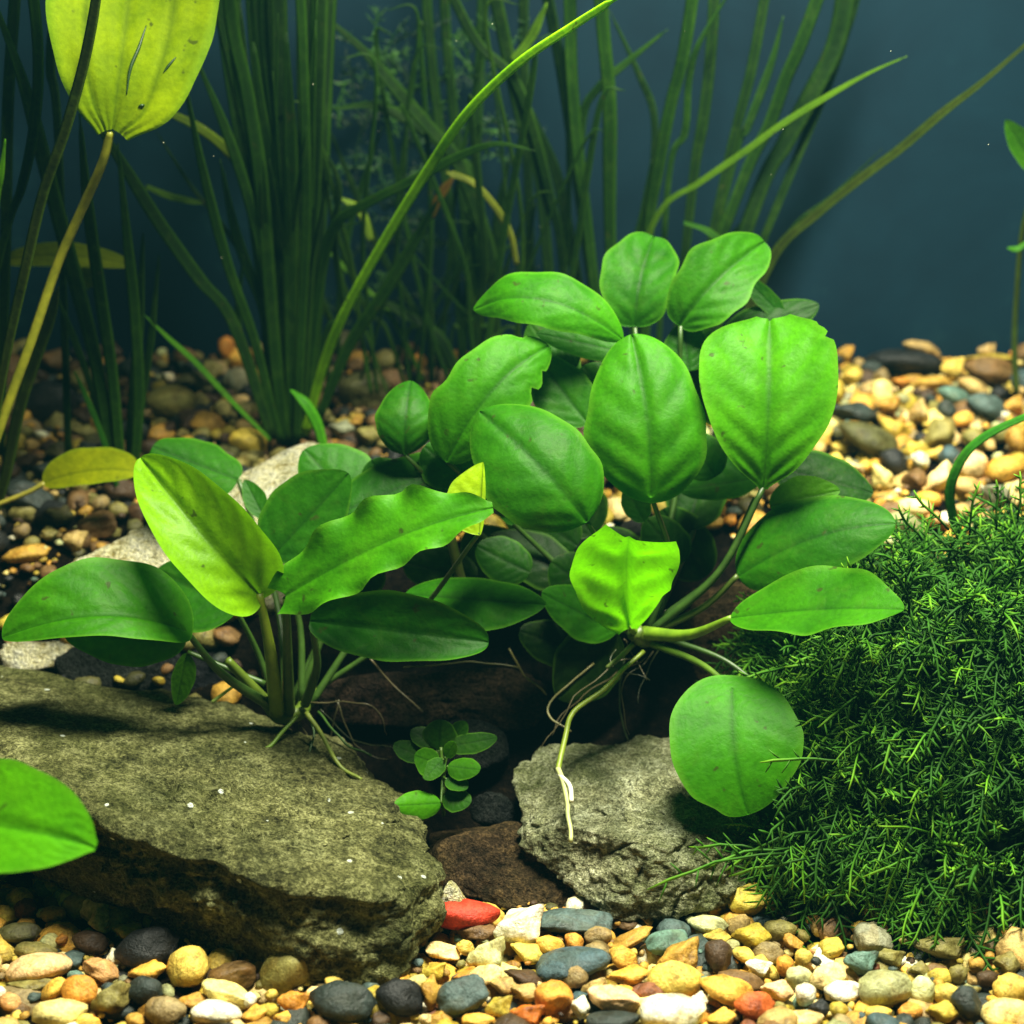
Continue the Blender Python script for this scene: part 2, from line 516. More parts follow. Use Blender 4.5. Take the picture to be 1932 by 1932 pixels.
# stones behind the right plant; the black one is added to darken the bank
hull_rock('stone', [P(1270, 1130, 14), P(1330, 1085, 15), P(1470, 1090, 15), P(1540, 1150, 13.5), P(1520, 1290, 11), P(1330, 1300, 11), P(1265, 1230, 12.5), Vector((7, 17, 6)), Vector((12, 17, 6)), Vector((9, 11, 2))],
    M_R4, 'brown stone under the stems of the right broad-leaf plant', sub=5, p=9, amp=0.4, seed=8)
hull_rock('stone', [P(940, 1010, 17), P(1180, 990, 18), P(1290, 1060, 17), P(1250, 1200, 14), P(980, 1200, 14), Vector((-2, 19, 7)), Vector((7, 19, 7)), Vector((2, 14, 4))],
    M_R3, 'black stone added to darken the bank behind the right plant stems', sub=5, p=8, amp=0.4, seed=9)
# long pale slab behind, left
hull_rock('pale_slab', [P(60, 1108, 11.6), P(95, 1070, 12.2), P(300, 980, 15.2), P(590, 820, 21), P(640, 850, 19), P(620, 930, 16), P(350, 1080, 12), P(200, 1130, 11), Vector((-19, 14, 6)), Vector((-8, 20, 8)), Vector((-7, 16, 7))],
    M_R5, 'long pale cream slab leaning diagonally behind the left plant', sub=6, p=18, amp=0.35, freq=0.4, amp2=0.15, seed=10)
hull_rock('cream_stone', [P(-20, 1215, 12), P(20, 1200, 12.5), P(75, 1215, 12), P(95, 1250, 11.5), P(60, 1275, 11), P(-20, 1275, 11), Vector((-20, 13, 6)), Vector((-17, 13, 6))],
    M_R5, 'cream and orange stone at the left edge above the olive slab', sub=4, p=7, amp=0.2, seed=11)

# ------------------------------------------------------------------ pebbles
CO = dict(white=(0.86, 0.84, 0.78), cream=(0.80, 0.62, 0.38), pinkcream=(0.82, 0.56, 0.38), gold=(0.72, 0.42, 0.09), yellow=(0.72, 0.54, 0.14), paleyellow=(0.80, 0.70, 0.34),
          orange=(0.70, 0.28, 0.05), deeporange=(0.62, 0.16, 0.02), redorange=(0.58, 0.12, 0.03), salmon=(0.66, 0.34, 0.16), ochre=(0.46, 0.27, 0.06), mustard=(0.46, 0.36, 0.06),
          olive=(0.22, 0.20, 0.07), darkolive=(0.075, 0.075, 0.03), tan=(0.48, 0.34, 0.16), taupe=(0.26, 0.20, 0.12), brown=(0.17, 0.10, 0.045), darkbrown=(0.06, 0.035, 0.02),
          redbrown=(0.20, 0.075, 0.045), black=(0.012, 0.014, 0.018), darkslate=(0.028, 0.040, 0.045), slate=(0.07, 0.11, 0.13), blueslate=(0.055, 0.10, 0.14), teal=(0.12, 0.22, 0.22),
          greygreen=(0.30, 0.32, 0.20), grey=(0.24, 0.25, 0.22), palegreen=(0.58, 0.62, 0.40), red=(0.55, 0.045, 0.025))
CO = {k: (v[0] * (0.92 if 'orange' in k or k == 'salmon' else 1), v[1] * 1.03, v[2] * (0.78 if k in ('cream','gold','yellow','paleyellow','ochre','mustard','tan','pinkcream','palegreen','greygreen','grey','taupe') else 0.85)) for k, v in CO.items()}
NAMECOL = dict(white='white', cream='cream', pinkcream='pinkish cream', gold='golden', yellow='yellow', paleyellow='pale yellow', orange='orange', deeporange='deep orange', redorange='red orange',
               salmon='salmon', ochre='ochre', mustard='mustard', olive='olive', darkolive='dark olive', tan='tan', taupe='taupe', brown='brown', darkbrown='dark brown', redbrown='reddish brown',
               black='black', darkslate='dark slate', slate='slate grey', blueslate='blue grey', teal='teal grey', greygreen='grey green', grey='grey', palegreen='pale greenish', red='red')

def pebble_mesh(seed, sub, angular):
    r = random.Random(seed)
    bm = bmesh.new()
    bmesh.ops.create_icosphere(bm, subdivisions=sub, radius=1)
    cuts = []
    for _ in range(angular):
        n = Vector((r.gauss(0, 1), r.gauss(0, 1), r.gauss(0, 0.8))).normalized()
        cuts.append((n, r.uniform(0.52, 0.84)))
    off = Vector((r.uniform(0, 50), r.uniform(0, 50), r.uniform(0, 50)))
    vs = []
    for v in bm.verts:
        d = v.co.normalized()
        k = 1.0
        for n, dd in cuts:
            q = d.dot(n)
            if q > 0.05: k = min(k, (dd / q) ** 0.92 if dd / q < 1 else 1.0)
        k *= 1 + 0.20 * noise.noise(d * 1.1 + off) + 0.10 * noise.noise(d * 2.7 + off) + (0.02 * noise.noise(d * 6 + off) if sub > 2 else 0)
        vs.append(d * k)
    # normalise the extent to a unit ball so that sizes are as asked for
    mx = [max(abs(v[i]) for v in vs) for i in range(3)]
    vs = [(v[0] / mx[0], v[1] / mx[1], v[2] / mx[2]) for v in vs]
    fs = [tuple(v.index for v in f.verts) for f in bm.faces]
    bm.free()
    return vs, fs
SHAPES_HI = []
for i in range(16):
    vs, fs = pebble_mesh(100 + i, 4 if i % 2 else 3, [0, 3, 5, 7][i % 4])
    me = bpy.data.meshes.new('pebble')
    me.from_pydata(vs, [], fs)
    me.polygons.foreach_set('use_smooth', [True] * len(fs))
    me.materials.append(M_PEB)
    SHAPES_HI.append(me)
# index 0,4,8,12 round; 1,5,.. three facets; 2,6.. five; 3,7.. seven

PB = []        # record of single pebbles: (object, fx, fy, colour key, wpx)
def add_pebble(p_cm, rx, ry, rz, rot, col, shape, fx, fy, wpx, words=None, name='pebble', keylabel=None):
    o = bpy.data.objects.new(name, SHAPES_HI[shape % 16])
    o.location = p_cm * 0.01
    o.scale = (rx * 0.01, ry * 0.01, rz * 0.01)
    o.rotation_euler = rot
    c = CO[col]
    j = rnd.uniform(0.92, 1.08)
    o.color = (min(0.92, c[0] * j), min(0.92, c[1] * j * rnd.uniform(0.97, 1.03)), min(0.9, c[2] * j), 1)
    link(o)
    PB.append([o, fx, fy, col, wpx, words, keylabel])
    return o

TAKEN = []
def hand(fx, fy, w, h, ang, col, words=None, shape=None, lift=0.0, name='pebble', label=None):
    vx, vy = fx / 1.325, fy / 1.325
    p = ground_hit(vx, vy + h / 1.325 * 0.42, lift)
    if p is None: return
    dist = (p - CAM).dot(FWD)
    k = dist / FV / 1.325
    rx = w * k / 2 * 1.12; rz = h * k / 2 * 1.18
    ry = min(rx, max(rz, 0.75 * rx))
    # the centre sits one half height above the contact point, a little further in
    c = p + UP * rz * 0.80 + FWD * ry * 0.45
    sh = shape if shape is not None else rnd.randrange(16)
    o = add_pebble(c, rx, ry, rz, Euler((-PITCH * 0.8 + rnd.uniform(-0.15, 0.15), -math.radians(ang), rnd.uniform(-0.2, 0.2)), 'YXZ'), col, sh, fx, fy, w, words, name, label)
    TAKEN.append((fx, fy, w, h))
    return o

R0, A3, A5, A7 = 0, 1, 2, 3
H = [
 # front row, left
 (318,2338,90,50,-5,'mustard','smooth pointed',A3),(283,2400,46,44,50,'white','small leaning',A3),(365,2388,150,100,20,'black','big angular',A5),(83,2384,100,45,0,'olive','flat banded',R0),
 (86,2432,155,62,4,'pinkcream','long lumpy',4),(154,2396,36,27,0,'cream','tiny oval',R0),(149,2354,38,28,30,'orange','small shaded',A3),(245,2428,100,48,-25,'salmon','knobbly',7),
 (186,2442,38,26,0,'teal','tiny',R0),(361,2436,96,50,15,'gold','arched',A3),(358,2484,84,62,0,'darkslate','round smooth',8),(467,2428,102,90,0,'yellow','round dimpled',12),
 (405,2400,56,26,10,'teal','thin sliver of',A5),(580,2450,115,62,5,'brown','mottled oval',9),(196,2488,92,74,20,'orange','blocky',A5),(132,2482,82,42,50,'gold','tilted narrow',A5),
 (140,2540,128,64,0,'paleyellow','large rounded',R0),(275,2502,110,74,30,'olive','ridged',A7),(22,2512,52,44,0,'salmon','partly dark',A5),(408,2534,98,70,0,'taupe','round',R0),
 (562,2496,125,50,-18,'paleyellow','elongated',9),(622,2502,34,36,0,'white','tiny',R0),(478,2508,72,36,0,'ochre','flat',A3),(535,2542,122,52,0,'white','broad speckled',4),
 (632,2542,62,42,20,'gold','tilted',A3),(0,2486,24,36,0,'white','small',R0),(70,2466,120,34,0,'olive','flat',A3),(222,2366,88,56,0,'darkbrown','shaded',A5),(40,2342,110,48,10,'darkolive','shaded',A5),
 (713,2436,136,90,24,'olive','large smooth banded',8),(735,2512,84,74,-20,'orange','square cornered',A7),(787,2490,42,36,10,'cream','tiny blocky',A5),(855,2522,158,96,5,'darkslate','huge angular',A5),
 (668,2530,58,34,10,'mustard','small oval',R0),(706,2550,48,34,0,'gold','small',A3),(1000,2510,116,92,0,'black','big shaded',A5),(1072,2490,50,88,5,'ochre','upright',A3),
 (1153,2507,130,92,35,'slate','large smooth',5),(1165,2442,80,28,20,'orange','long thin',A3),(1212,2447,88,46,20,'cream','wedge shaped',A5),(1258,2470,72,42,-10,'tan','flat',A3),
 (1250,2522,74,64,0,'mustard','pitted',A7),(1193,2556,78,34,0,'gold','half hidden',R0),(1068,2552,42,28,0,'cream','tiny',R0),(1100,2384,92,38,-10,'cream','long flat',5),
 (1088,2430,64,48,0,'mustard','rough pitted',A7),(1222,2394,108,88,10,'palegreen','rough crusted',A7),(1187,2334,112,42,0,'brown','knobbly',7),(1163,2376,42,38,0,'yellow','tiny',A5),
 # front row, middle
 (1430,2316,190,56,5,'slate','wide dark',5),(1376,2372,70,48,-8,'gold','blocky',A5),(1435,2364,54,44,-30,'orange','angular',A5),(1318,2388,86,48,-20,'yellow','smooth tilted',A3),
 (1497,2346,66,44,0,'taupe','domed',8),(1572,2360,128,34,30,'ochre','long splinter shaped',A5),(1430,2422,182,62,12,'blueslate','long smooth oval',4),(1440,2447,62,54,0,'taupe','small round',12),
 (1558,2405,70,56,-10,'gold','rounded block',A5),(1572,2446,102,46,5,'gold','long',A3),(1665,2367,108,58,20,'teal','oval white rimmed',5),(1772,2320,94,44,4,'palegreen','flat topped',A5),
 (1790,2350,72,40,0,'yellow','squat',A3),(1705,2395,132,80,20,'ochre','triangular',A7),(1690,2464,128,88,-5,'yellow','big speckled',8),(1795,2402,76,78,-30,'darkbrown','dark angular',A5),
 (1615,2490,90,52,-5,'redbrown','knobbly',7),(1822,2490,136,68,-10,'gold','broad',A5),(1748,2508,42,46,0,'white','tiny upright',A3),(1890,2527,98,70,5,'redorange','glowing',A5),
 (1680,2542,160,86,0,'white','largest bright',R0),(1540,2510,132,54,-12,'pinkcream','smooth long',9),(1450,2524,46,56,0,'white','upright bright',A3),(1385,2510,92,80,-15,'orange','rounded',9),
 (1322,2542,95,64,0,'deeporange','pitted',A7),(1312,2486,78,44,-10,'tan','pale flat',A3),(1530,2558,132,40,0,'darkslate','half buried',R0),(1490,2474,68,54,15,'tan','three cornered',A7),
 (1553,2484,62,34,0,'gold','small',R0),(1866,2262,92,84,30,'mustard','pear shaped',5),(1308,2450,94,40,-15,'darkbrown','narrow',A3),(1855,2460,112,40,-10,'brown','ridged',A5),
 (1763,2455,30,26,0,'teal','tiny',R0),(1900,2422,68,52,-20,'white','crystalline',A7),(1880,2348,92,62,0,'mustard','shaded',A3),(1803,2552,72,44,20,'gold','tilted',A3),
 (1930,2250,110,44,10,'mustard','long shaded',A5),(1950,2330,80,50,0,'olive','shaded',R0),
 # front row, right
 (1963,2417,42,50,0,'orange','small upright',R0),(2010,2398,42,42,0,'yellow','small round',R0),(1998,2447,62,52,0,'palegreen','cloudy',R0),(2015,2490,52,54,0,'white','round glassy',R0),
 (1945,2484,78,54,-10,'pinkcream','rounded',A3),(2075,2452,92,62,32,'cream','leaning wedge of',A5),(2112,2486,92,46,5,'white','bright blocky',A5),(2160,2410,90,72,-5,'teal','three cornered',A7),
 (2216,2484,132,80,8,'greygreen','large smooth oval',4),(2050,2527,52,44,0,'black','small',A3),(2098,2530,46,42,0,'mustard','small',R0),(2012,2554,92,38,0,'cream','half hidden',R0),
 (2196,2536,68,32,-4,'yellow','flat',R0),(2280,2537,58,44,0,'orange','small rounded',8),(2310,2486,60,66,0,'palegreen','spotted upright',8),(2368,2490,62,52,0,'yellow','round',R0),
 (2358,2537,74,54,0,'mustard','squat',A3),(2422,2522,72,84,0,'darkslate','upright',A5),(2535,2482,84,70,0,'yellow','dimpled',8),(2520,2547,112,70,8,'paleyellow','bright smooth',4),
 (2365,2372,142,64,-5,'olive','large shaded',A7),(2445,2414,46,36,0,'ochre','small shaded',R0),(2398,2440,46,46,0,'olive','small round',R0),(2520,2417,62,62,0,'olive','shaded upright',A3),
 (2080,2380,62,52,40,'mustard','tilted',5),(2230,2397,82,52,-20,'olive','rough',A7),(2300,2430,50,40,0,'olive','small',A3),(2470,2450,54,40,0,'darkbrown','shaded',R0),
 # back right
 (2270,912,195,62,-8,'black','long smooth',4),(2308,876,104,38,-10,'tan','flat pointed',A5),(2388,920,62,64,0,'yellow','upright angular',A7),(2480,932,122,68,0,'brown','broad dark',A5),
 (2470,898,132,30,4,'mustard','long flat',A3),(2470,876,52,40,0,'tan','pointed',A7),(2130,942,54,44,20,'yellow','shiny',A3),(2118,885,44,48,0,'ochre','upright',A7),(2135,1034,118,58,-8,'darkslate','wide smooth',A3),
 (2240,1078,88,70,-42,'mustard','square tilted',A7),(2222,1012,74,48,0,'ochre','angular',A7),(2180,1108,164,76,-20,'darkolive','large flat',A5),(2128,1070,56,32,12,'gold','small oval',R0),
 (2303,1154,46,40,-5,'white','small square',A5),(2350,1198,110,58,42,'cream','long bright triangular',A7),(2435,1165,76,68,0,'cream','smooth rounded',8),(2518,1177,94,58,8,'gold','oval',4),
 (2352,1090,96,70,50,'olive','striped',A3),(2208,1198,92,54,-55,'paleyellow','crystalline upright',A7),(2288,1274,88,46,-10,'cream','flat smooth',4),(2338,1300,44,40,0,'salmon','small',A3),
 (2367,1302,38,38,0,'white','tiny',A5),(2388,995,80,46,-12,'teal','smooth',A5),(2438,975,84,46,-20,'tan','flattened',A5),(2470,1022,94,62,-10,'slate','broad',A5),(2410,1052,54,38,30,'gold','small angular',A5),
 (2238,1162,74,64,-20,'black','shaded',A5),(2290,1202,62,58,0,'brown','dull',A3),(2538,1012,54,48,10,'ochre','rough',A7),(2140,1238,64,60,0,'olive','pitted',A7),(2556,1260,52,56,20,'cream','upright',A3),
 (2495,1237,74,54,-20,'grey','dull',A3),(2420,1222,74,48,0,'tan','dull',A5),(2270,1322,124,62,-15,'greygreen','large mottled',5),(2250,956,54,26,5,'orange','thin',A3),(2545,1107,52,68,0,'ochre','upright',A5),
 (2165,974,54,40,20,'tan','angular',A7),(2255,1000,40,38,0,'greygreen','small',A3),(2335,960,90,34,8,'ochre','narrow',A5),(2300,1030,60,60,30,'tan','tilted angular',A7),(2500,1085,60,44,0,'olive','dull',R0),
 (2205,945,40,50,0,'taupe','upright',A3),(2180,925,56,44,0,'darkslate','small',R0),(2440,1100,60,50,0,'olive','small dull',A5),(2090,980,50,60,0,'mustard','upright',A3),(2230,1350,60,46,0,'palegreen','rough',A7),
 (2300,1370,66,44,0,'olive','dull',A3),(2400,1280,60,44,0,'tan','shaded',A3),(2370,1030,44,50,10,'darkslate','small',A5),
 # back left
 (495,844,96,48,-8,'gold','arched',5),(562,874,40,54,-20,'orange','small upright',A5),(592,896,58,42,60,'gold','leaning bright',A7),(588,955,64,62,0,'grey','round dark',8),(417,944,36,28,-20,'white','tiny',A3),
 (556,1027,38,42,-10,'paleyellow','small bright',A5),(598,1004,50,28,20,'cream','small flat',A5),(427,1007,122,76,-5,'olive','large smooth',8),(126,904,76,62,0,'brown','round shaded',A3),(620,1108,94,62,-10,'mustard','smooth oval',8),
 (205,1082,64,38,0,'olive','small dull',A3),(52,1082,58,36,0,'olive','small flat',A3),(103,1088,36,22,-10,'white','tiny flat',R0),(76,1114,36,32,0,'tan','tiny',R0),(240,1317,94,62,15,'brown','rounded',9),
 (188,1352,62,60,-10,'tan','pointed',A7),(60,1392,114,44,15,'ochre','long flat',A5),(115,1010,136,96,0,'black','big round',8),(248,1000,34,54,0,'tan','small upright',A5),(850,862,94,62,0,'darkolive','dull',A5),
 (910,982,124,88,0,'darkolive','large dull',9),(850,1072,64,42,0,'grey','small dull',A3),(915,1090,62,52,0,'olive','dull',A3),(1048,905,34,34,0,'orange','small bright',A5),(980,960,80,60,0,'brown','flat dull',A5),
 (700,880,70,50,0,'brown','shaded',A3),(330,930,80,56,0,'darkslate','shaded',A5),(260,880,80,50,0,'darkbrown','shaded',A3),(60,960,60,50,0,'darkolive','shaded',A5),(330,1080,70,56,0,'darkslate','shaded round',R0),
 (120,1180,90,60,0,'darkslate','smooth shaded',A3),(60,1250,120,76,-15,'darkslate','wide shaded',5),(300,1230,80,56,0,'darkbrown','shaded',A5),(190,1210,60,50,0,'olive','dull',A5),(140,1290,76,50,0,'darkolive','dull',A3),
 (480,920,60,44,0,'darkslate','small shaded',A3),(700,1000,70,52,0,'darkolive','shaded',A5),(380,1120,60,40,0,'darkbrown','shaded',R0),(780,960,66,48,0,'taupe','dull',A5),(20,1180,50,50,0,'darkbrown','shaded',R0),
]
for r in sorted(H, key=lambda a: a[1]):
    hand(*r)
hand(1157, 2294, 168, 70, -3, 'red', None, 0, 0.3, 'red_stone', 'flat bright red stone lying at the foot of the slab')
hand(1305, 2320, 140, 112, 5, 'white', None, A7, 0.1, 'patterned_stone', 'white stone with brown marbling right of the red stone')

M_CONE = make_rock_mat('pale_cone_surface', (0.5, 0.42, 0.12), (0.75, 0.70, 0.35), (0.85, 0.83, 0.7), algae_amt=0.1)
hull_rock('pointed_stone', [P(846, 1655, -1.9), P(854, 1656, -1.8), P(808, 1740, -2.1), P(896, 1740, -2.1), P(828, 1705, -2.5), P(874, 1705, -2.5), Vector((-2.6, -1.2, 0)), Vector((-1.5, -1.2, 0))],
    M_CONE, 'pale cone shaped stone standing behind the flat red stone', sub=4, p=12, amp=0.04, amp2=0.02, seed=12, cat='stone')
# random pebbles around them; the largest in view become single objects, the rest one mass of gravel
cand = []
def zone_step(y): return 0.92 if y < 4 else (1.25 if y < 19 else 1.05)
y = -17.0
while y < 39.6:
    st = zone_step(y)
    half = 25 + (y + 17) * 0.28
    x = -half
    while x < half:
        px = x + rnd.uniform(-0.42, 0.42) * st; py = y + rnd.uniform(-0.42, 0.42) * st
        if py > 39.3: py = 39.3
        r = min(1.15, max(0.24, rnd.lognormvariate(math.log(0.52), 0.42)))
        cand.append((px, py, r))
        x += st
    y += st * 0.86
WEI = [('gold', 12), ('yellow', 11), ('paleyellow', 7), ('cream', 6), ('white', 2), ('orange', 3), ('salmon', 1), ('ochre', 12), ('mustard', 12), ('olive', 8), ('tan', 9), ('taupe', 5), ('brown', 6),
       ('darkbrown', 4), ('darkolive', 3), ('redbrown', 2), ('black', 3), ('darkslate', 5), ('slate', 4), ('blueslate', 2), ('teal', 2), ('greygreen', 3), ('grey', 3), ('palegreen', 3)]
WK = [a for a, b in WEI]; WW = [b for a, b in WEI]
DARKW = [b * (6 if a in ('darkslate', 'black', 'darkbrown', 'darkolive', 'olive', 'brown') else (1.0 if a in ('taupe', 'ochre', 'mustard') else 0.12)) for a, b in WEI]  # dark stone mix stands in for the shade over the left-back gravel
fill = []
for (px, py, r) in cand:
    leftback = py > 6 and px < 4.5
    if 4.5 < py < 17.5 and -12.5 < px < 15: continue  # bank left bare so the dark bed reads as shade there
    if -0.6 < py < 5 and -5 < px < 4: continue
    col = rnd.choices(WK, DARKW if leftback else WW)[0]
    fl = rnd.uniform(0.55, 0.85)
    z = ground_z(px, py) + r * fl * 0.15 + rnd.uniform(-0.15, 0.12)
    c = Vector((px, py, z))
    vx, vy = project(c)
    fx, fy = vx * 1.325, vy * 1.325
    dist = (c - CAM).dot(FWD)
    wpx = 2 * r * FV * 1.325 / dist
    vis = (0 < fx < 2560 and fy < 2556) and (fy > 2400 or (fy > 2330 and fx > 1050) or (fx > 2090 and 850 < fy < 1290) or (fx < 380 and 850 < fy < 1380 ) or (380 < fx < 900 and 850 < fy < 1060))
    if vis:
        for (tx, ty, tw, th) in TAKEN:
            if abs(fx - tx) < tw * 0.42 and -th * 0.6 < fy - ty < th * 0.45:
                vis = False; break
    if any(((fx - tx) / (tw * 0.5 + wpx * 0.12)) ** 2 + ((fy - ty) / (th * 0.5 + wpx * 0.12)) ** 2 < 1 for (tx, ty, tw, th) in TAKEN if abs(fx - tx) < 200):
        c = c - Vector((0, 0, 0.55)); vis = False
    fill.append((c, r, fl, col, fx, fy, wpx, vis))
NSINGLE = 300 - len(PB)
sel = sorted([i for i, f in enumerate(fill) if f[7]], key=lambda i: -fill[i][6])[:max(0, NSINGLE)]
sel = set(sel)
LOW = [pebble_mesh(500 + i, 2, [0, 3, 5, 7][i % 4]) for i in range(16)]
LOWV = [np.array(v) for v, f in LOW]; LOWF = [np.array(f) for v, f in LOW]
GV, GF, GC = [], [], []
base_i = 0
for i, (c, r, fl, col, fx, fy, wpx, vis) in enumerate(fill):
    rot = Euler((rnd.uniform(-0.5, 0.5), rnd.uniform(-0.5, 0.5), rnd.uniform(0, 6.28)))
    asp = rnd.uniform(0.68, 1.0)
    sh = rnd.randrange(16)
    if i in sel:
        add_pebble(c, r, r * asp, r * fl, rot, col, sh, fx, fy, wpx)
    else:
        R = np.array(rot.to_matrix())
        V = (LOWV[sh] * np.array([r, r * asp, r * fl])) @ R.T + np.array(tuple(c))
        GV.append(V); GF.append(LOWF[sh] + base_i); base_i += len(V)
        cc = np.array(CO[col]) * rnd.uniform(0.85, 1.1)
        GC.append(np.tile(np.append(cc, 1.0), (len(V), 1)))
# fine grit between the pebbles
VV0, FF0 = pebble_mesh(900, 1, 3)
VV0 = np.array(VV0); FF0 = np.array(FF0)
for k in range(5000):
    py = rnd.choice((rnd.uniform(-16, 4), rnd.uniform(14, 39)))
    px = rnd.uniform(-24 - (py + 16) * 0.25, 24 + (py + 16) * 0.25)
    if 4.5 < py < 17.5 and -12.5 < px < 15: continue
    r = rnd.uniform(0.12, 0.30)
    V = VV0 * r * np.array([1, rnd.uniform(0.6, 1), 0.7]) @ np.array(Euler((0, 0, rnd.uniform(0, 6))).to_matrix()).T + np.array([px, py, ground_z(px, py) + rnd.uniform(-0.3, 0.12)])
    GV.append(V); GF.append(FF0 + base_i); base_i += len(V)
    cc = np.array(CO[rnd.choices(WK, WW)[0]]) * 0.9
    GC.append(np.tile(np.append(cc, 1.0), (len(V), 1)))
GVa = np.vstack(GV) * 0.01; GFa = np.vstack(GF)
gme = bpy.data.meshes.new('gravel')
gme.vertices.add(len(GVa)); gme.vertices.foreach_set('co', GVa.ravel())
gme.loops.add(GFa.size); gme.loops.foreach_set('vertex_index', GFa.ravel().astype(np.int32))
gme.polygons.add(len(GFa)); gme.polygons.foreach_set('loop_start', np.arange(0, GFa.size, 3, dtype=np.int32))
gme.polygons.foreach_set('use_smooth', np.ones(len(GFa), dtype=bool))
gme.update(); gme.validate()
ca = gme.color_attributes.new('tint', 'FLOAT_COLOR', 'POINT')
ca.data.foreach_set('color', np.vstack(GC).astype(np.float32).ravel())
gme.materials.append(M_GRAVEL)
gr = bpy.data.objects.new('gravel', gme); link(gr)
tag(gr, 'mixed tan, orange, grey and white gravel covering the tank floor', 'gravel', kind='stuff')

# labels that single the pebbles out: look first, then place beside something that can be found
LM = [('the mossy slab corner', 1050, 2400), ('the flat red stone', 1157, 2294), ('the long blue grey oval', 1430, 2420), ('the largest white pebble', 1680, 2540), ('the glowing red orange pebble', 1890, 2525),
      ('the big grey green oval', 2216, 2482), ('the teal three cornered pebble', 2160, 2408), ('the black angular stone', 365, 2390), ('the dimpled yellow pebble', 467, 2428), ('the orange square pebble', 735, 2512),
      ('the big slate pebble', 1153, 2505), ('the orange brown triangle', 1705, 2395), ('the yellow leaf', 220, 1175), ('the long black pebble', 2270, 915), ('the small white square', 2303, 1153),
      ('the arching grass blade', 2400, 1120), ('the left grass clump', 310, 1050), ('the middle grass clump', 730, 1000), ('the pale diagonal slab', 350, 1330), ('the right edge', 2560, 1000),
      ('the bottom left corner', 0, 2540), ('the bottom right corner', 2560, 2540), ('the gap between the rocks', 1200, 2200), ('the moss clump', 2200, 2330), ('the square mustard pebble', 2240, 1078)]
def direction(dx, dy):
    if abs(dx) > abs(dy) * 1.2: return 'right of' if dx > 0 else 'left of'
    return 'in front of' if dy > 0 else 'behind'
used = {}
GRP = 'pebbles of the gravel bed'
for k, (o, fx, fy, col, w, words, keylabel) in enumerate(PB):
    if keylabel:
        tag(o, keylabel, 'stone'); used[keylabel] = 1; continue
    size = 'small' if w < 45 else ('big' if w > 95 else '')
    look = (words + ' ' if words else (size + ' ' if size else '')) + NAMECOL[col]
    lms = sorted(LM, key=lambda L: (L[1] - fx) ** 2 + (L[2] - fy) ** 2)
    lms = [L for L in lms if abs(L[1] - fx) + abs(L[2] - fy) > 30]
    near = sorted([q for q in PB if q[0] is not o], key=lambda q: (q[1] - fx) ** 2 + (q[2] - fy) ** 2)
    opts = [f"{look} pebble {direction(fx - lms[0][1], fy - lms[0][2])} {lms[0][0]}"]
    for q in near[:5]:
        opts.append(f"{look} pebble touching a {NAMECOL[q[3]]} one, {direction(fx - lms[0][1], fy - lms[0][2])} {lms[0][0]}")
    for q in near[:5]:
        opts.append(f"{look} pebble {direction(fx - q[1], fy - q[2])} a {NAMECOL[q[3]]} one, near {lms[0][0]}")
    lab = next((s for s in opts if s not in used), opts[-1])
    used[lab] = 1
    lab = lab.replace('sliver of ', 'sliver shaped ').replace('wedge of ', 'wedge shaped ')
    tag(o, lab, 'pebble', GRP)

# ------------------------------------------------------------------ broad leaves
def sstep(a, b, t):
    t = min(1, max(0, (t - a) / (b - a)))
    return t * t * (3 - 2 * t)

def smooth_tab(tab, t):
    acc = 0.0
    for k in range(-2, 3):
        tt = min(1, max(0, t + k * 0.018))
        for i in range(len(tab) - 1):
            if tab[i][0] <= tt <= tab[i + 1][0]:
                f = (tt - tab[i][0]) / (tab[i + 1][0] - tab[i][0])
                acc += tab[i][1] + (tab[i + 1][1] - tab[i][1]) * f
                break
    return acc / 5

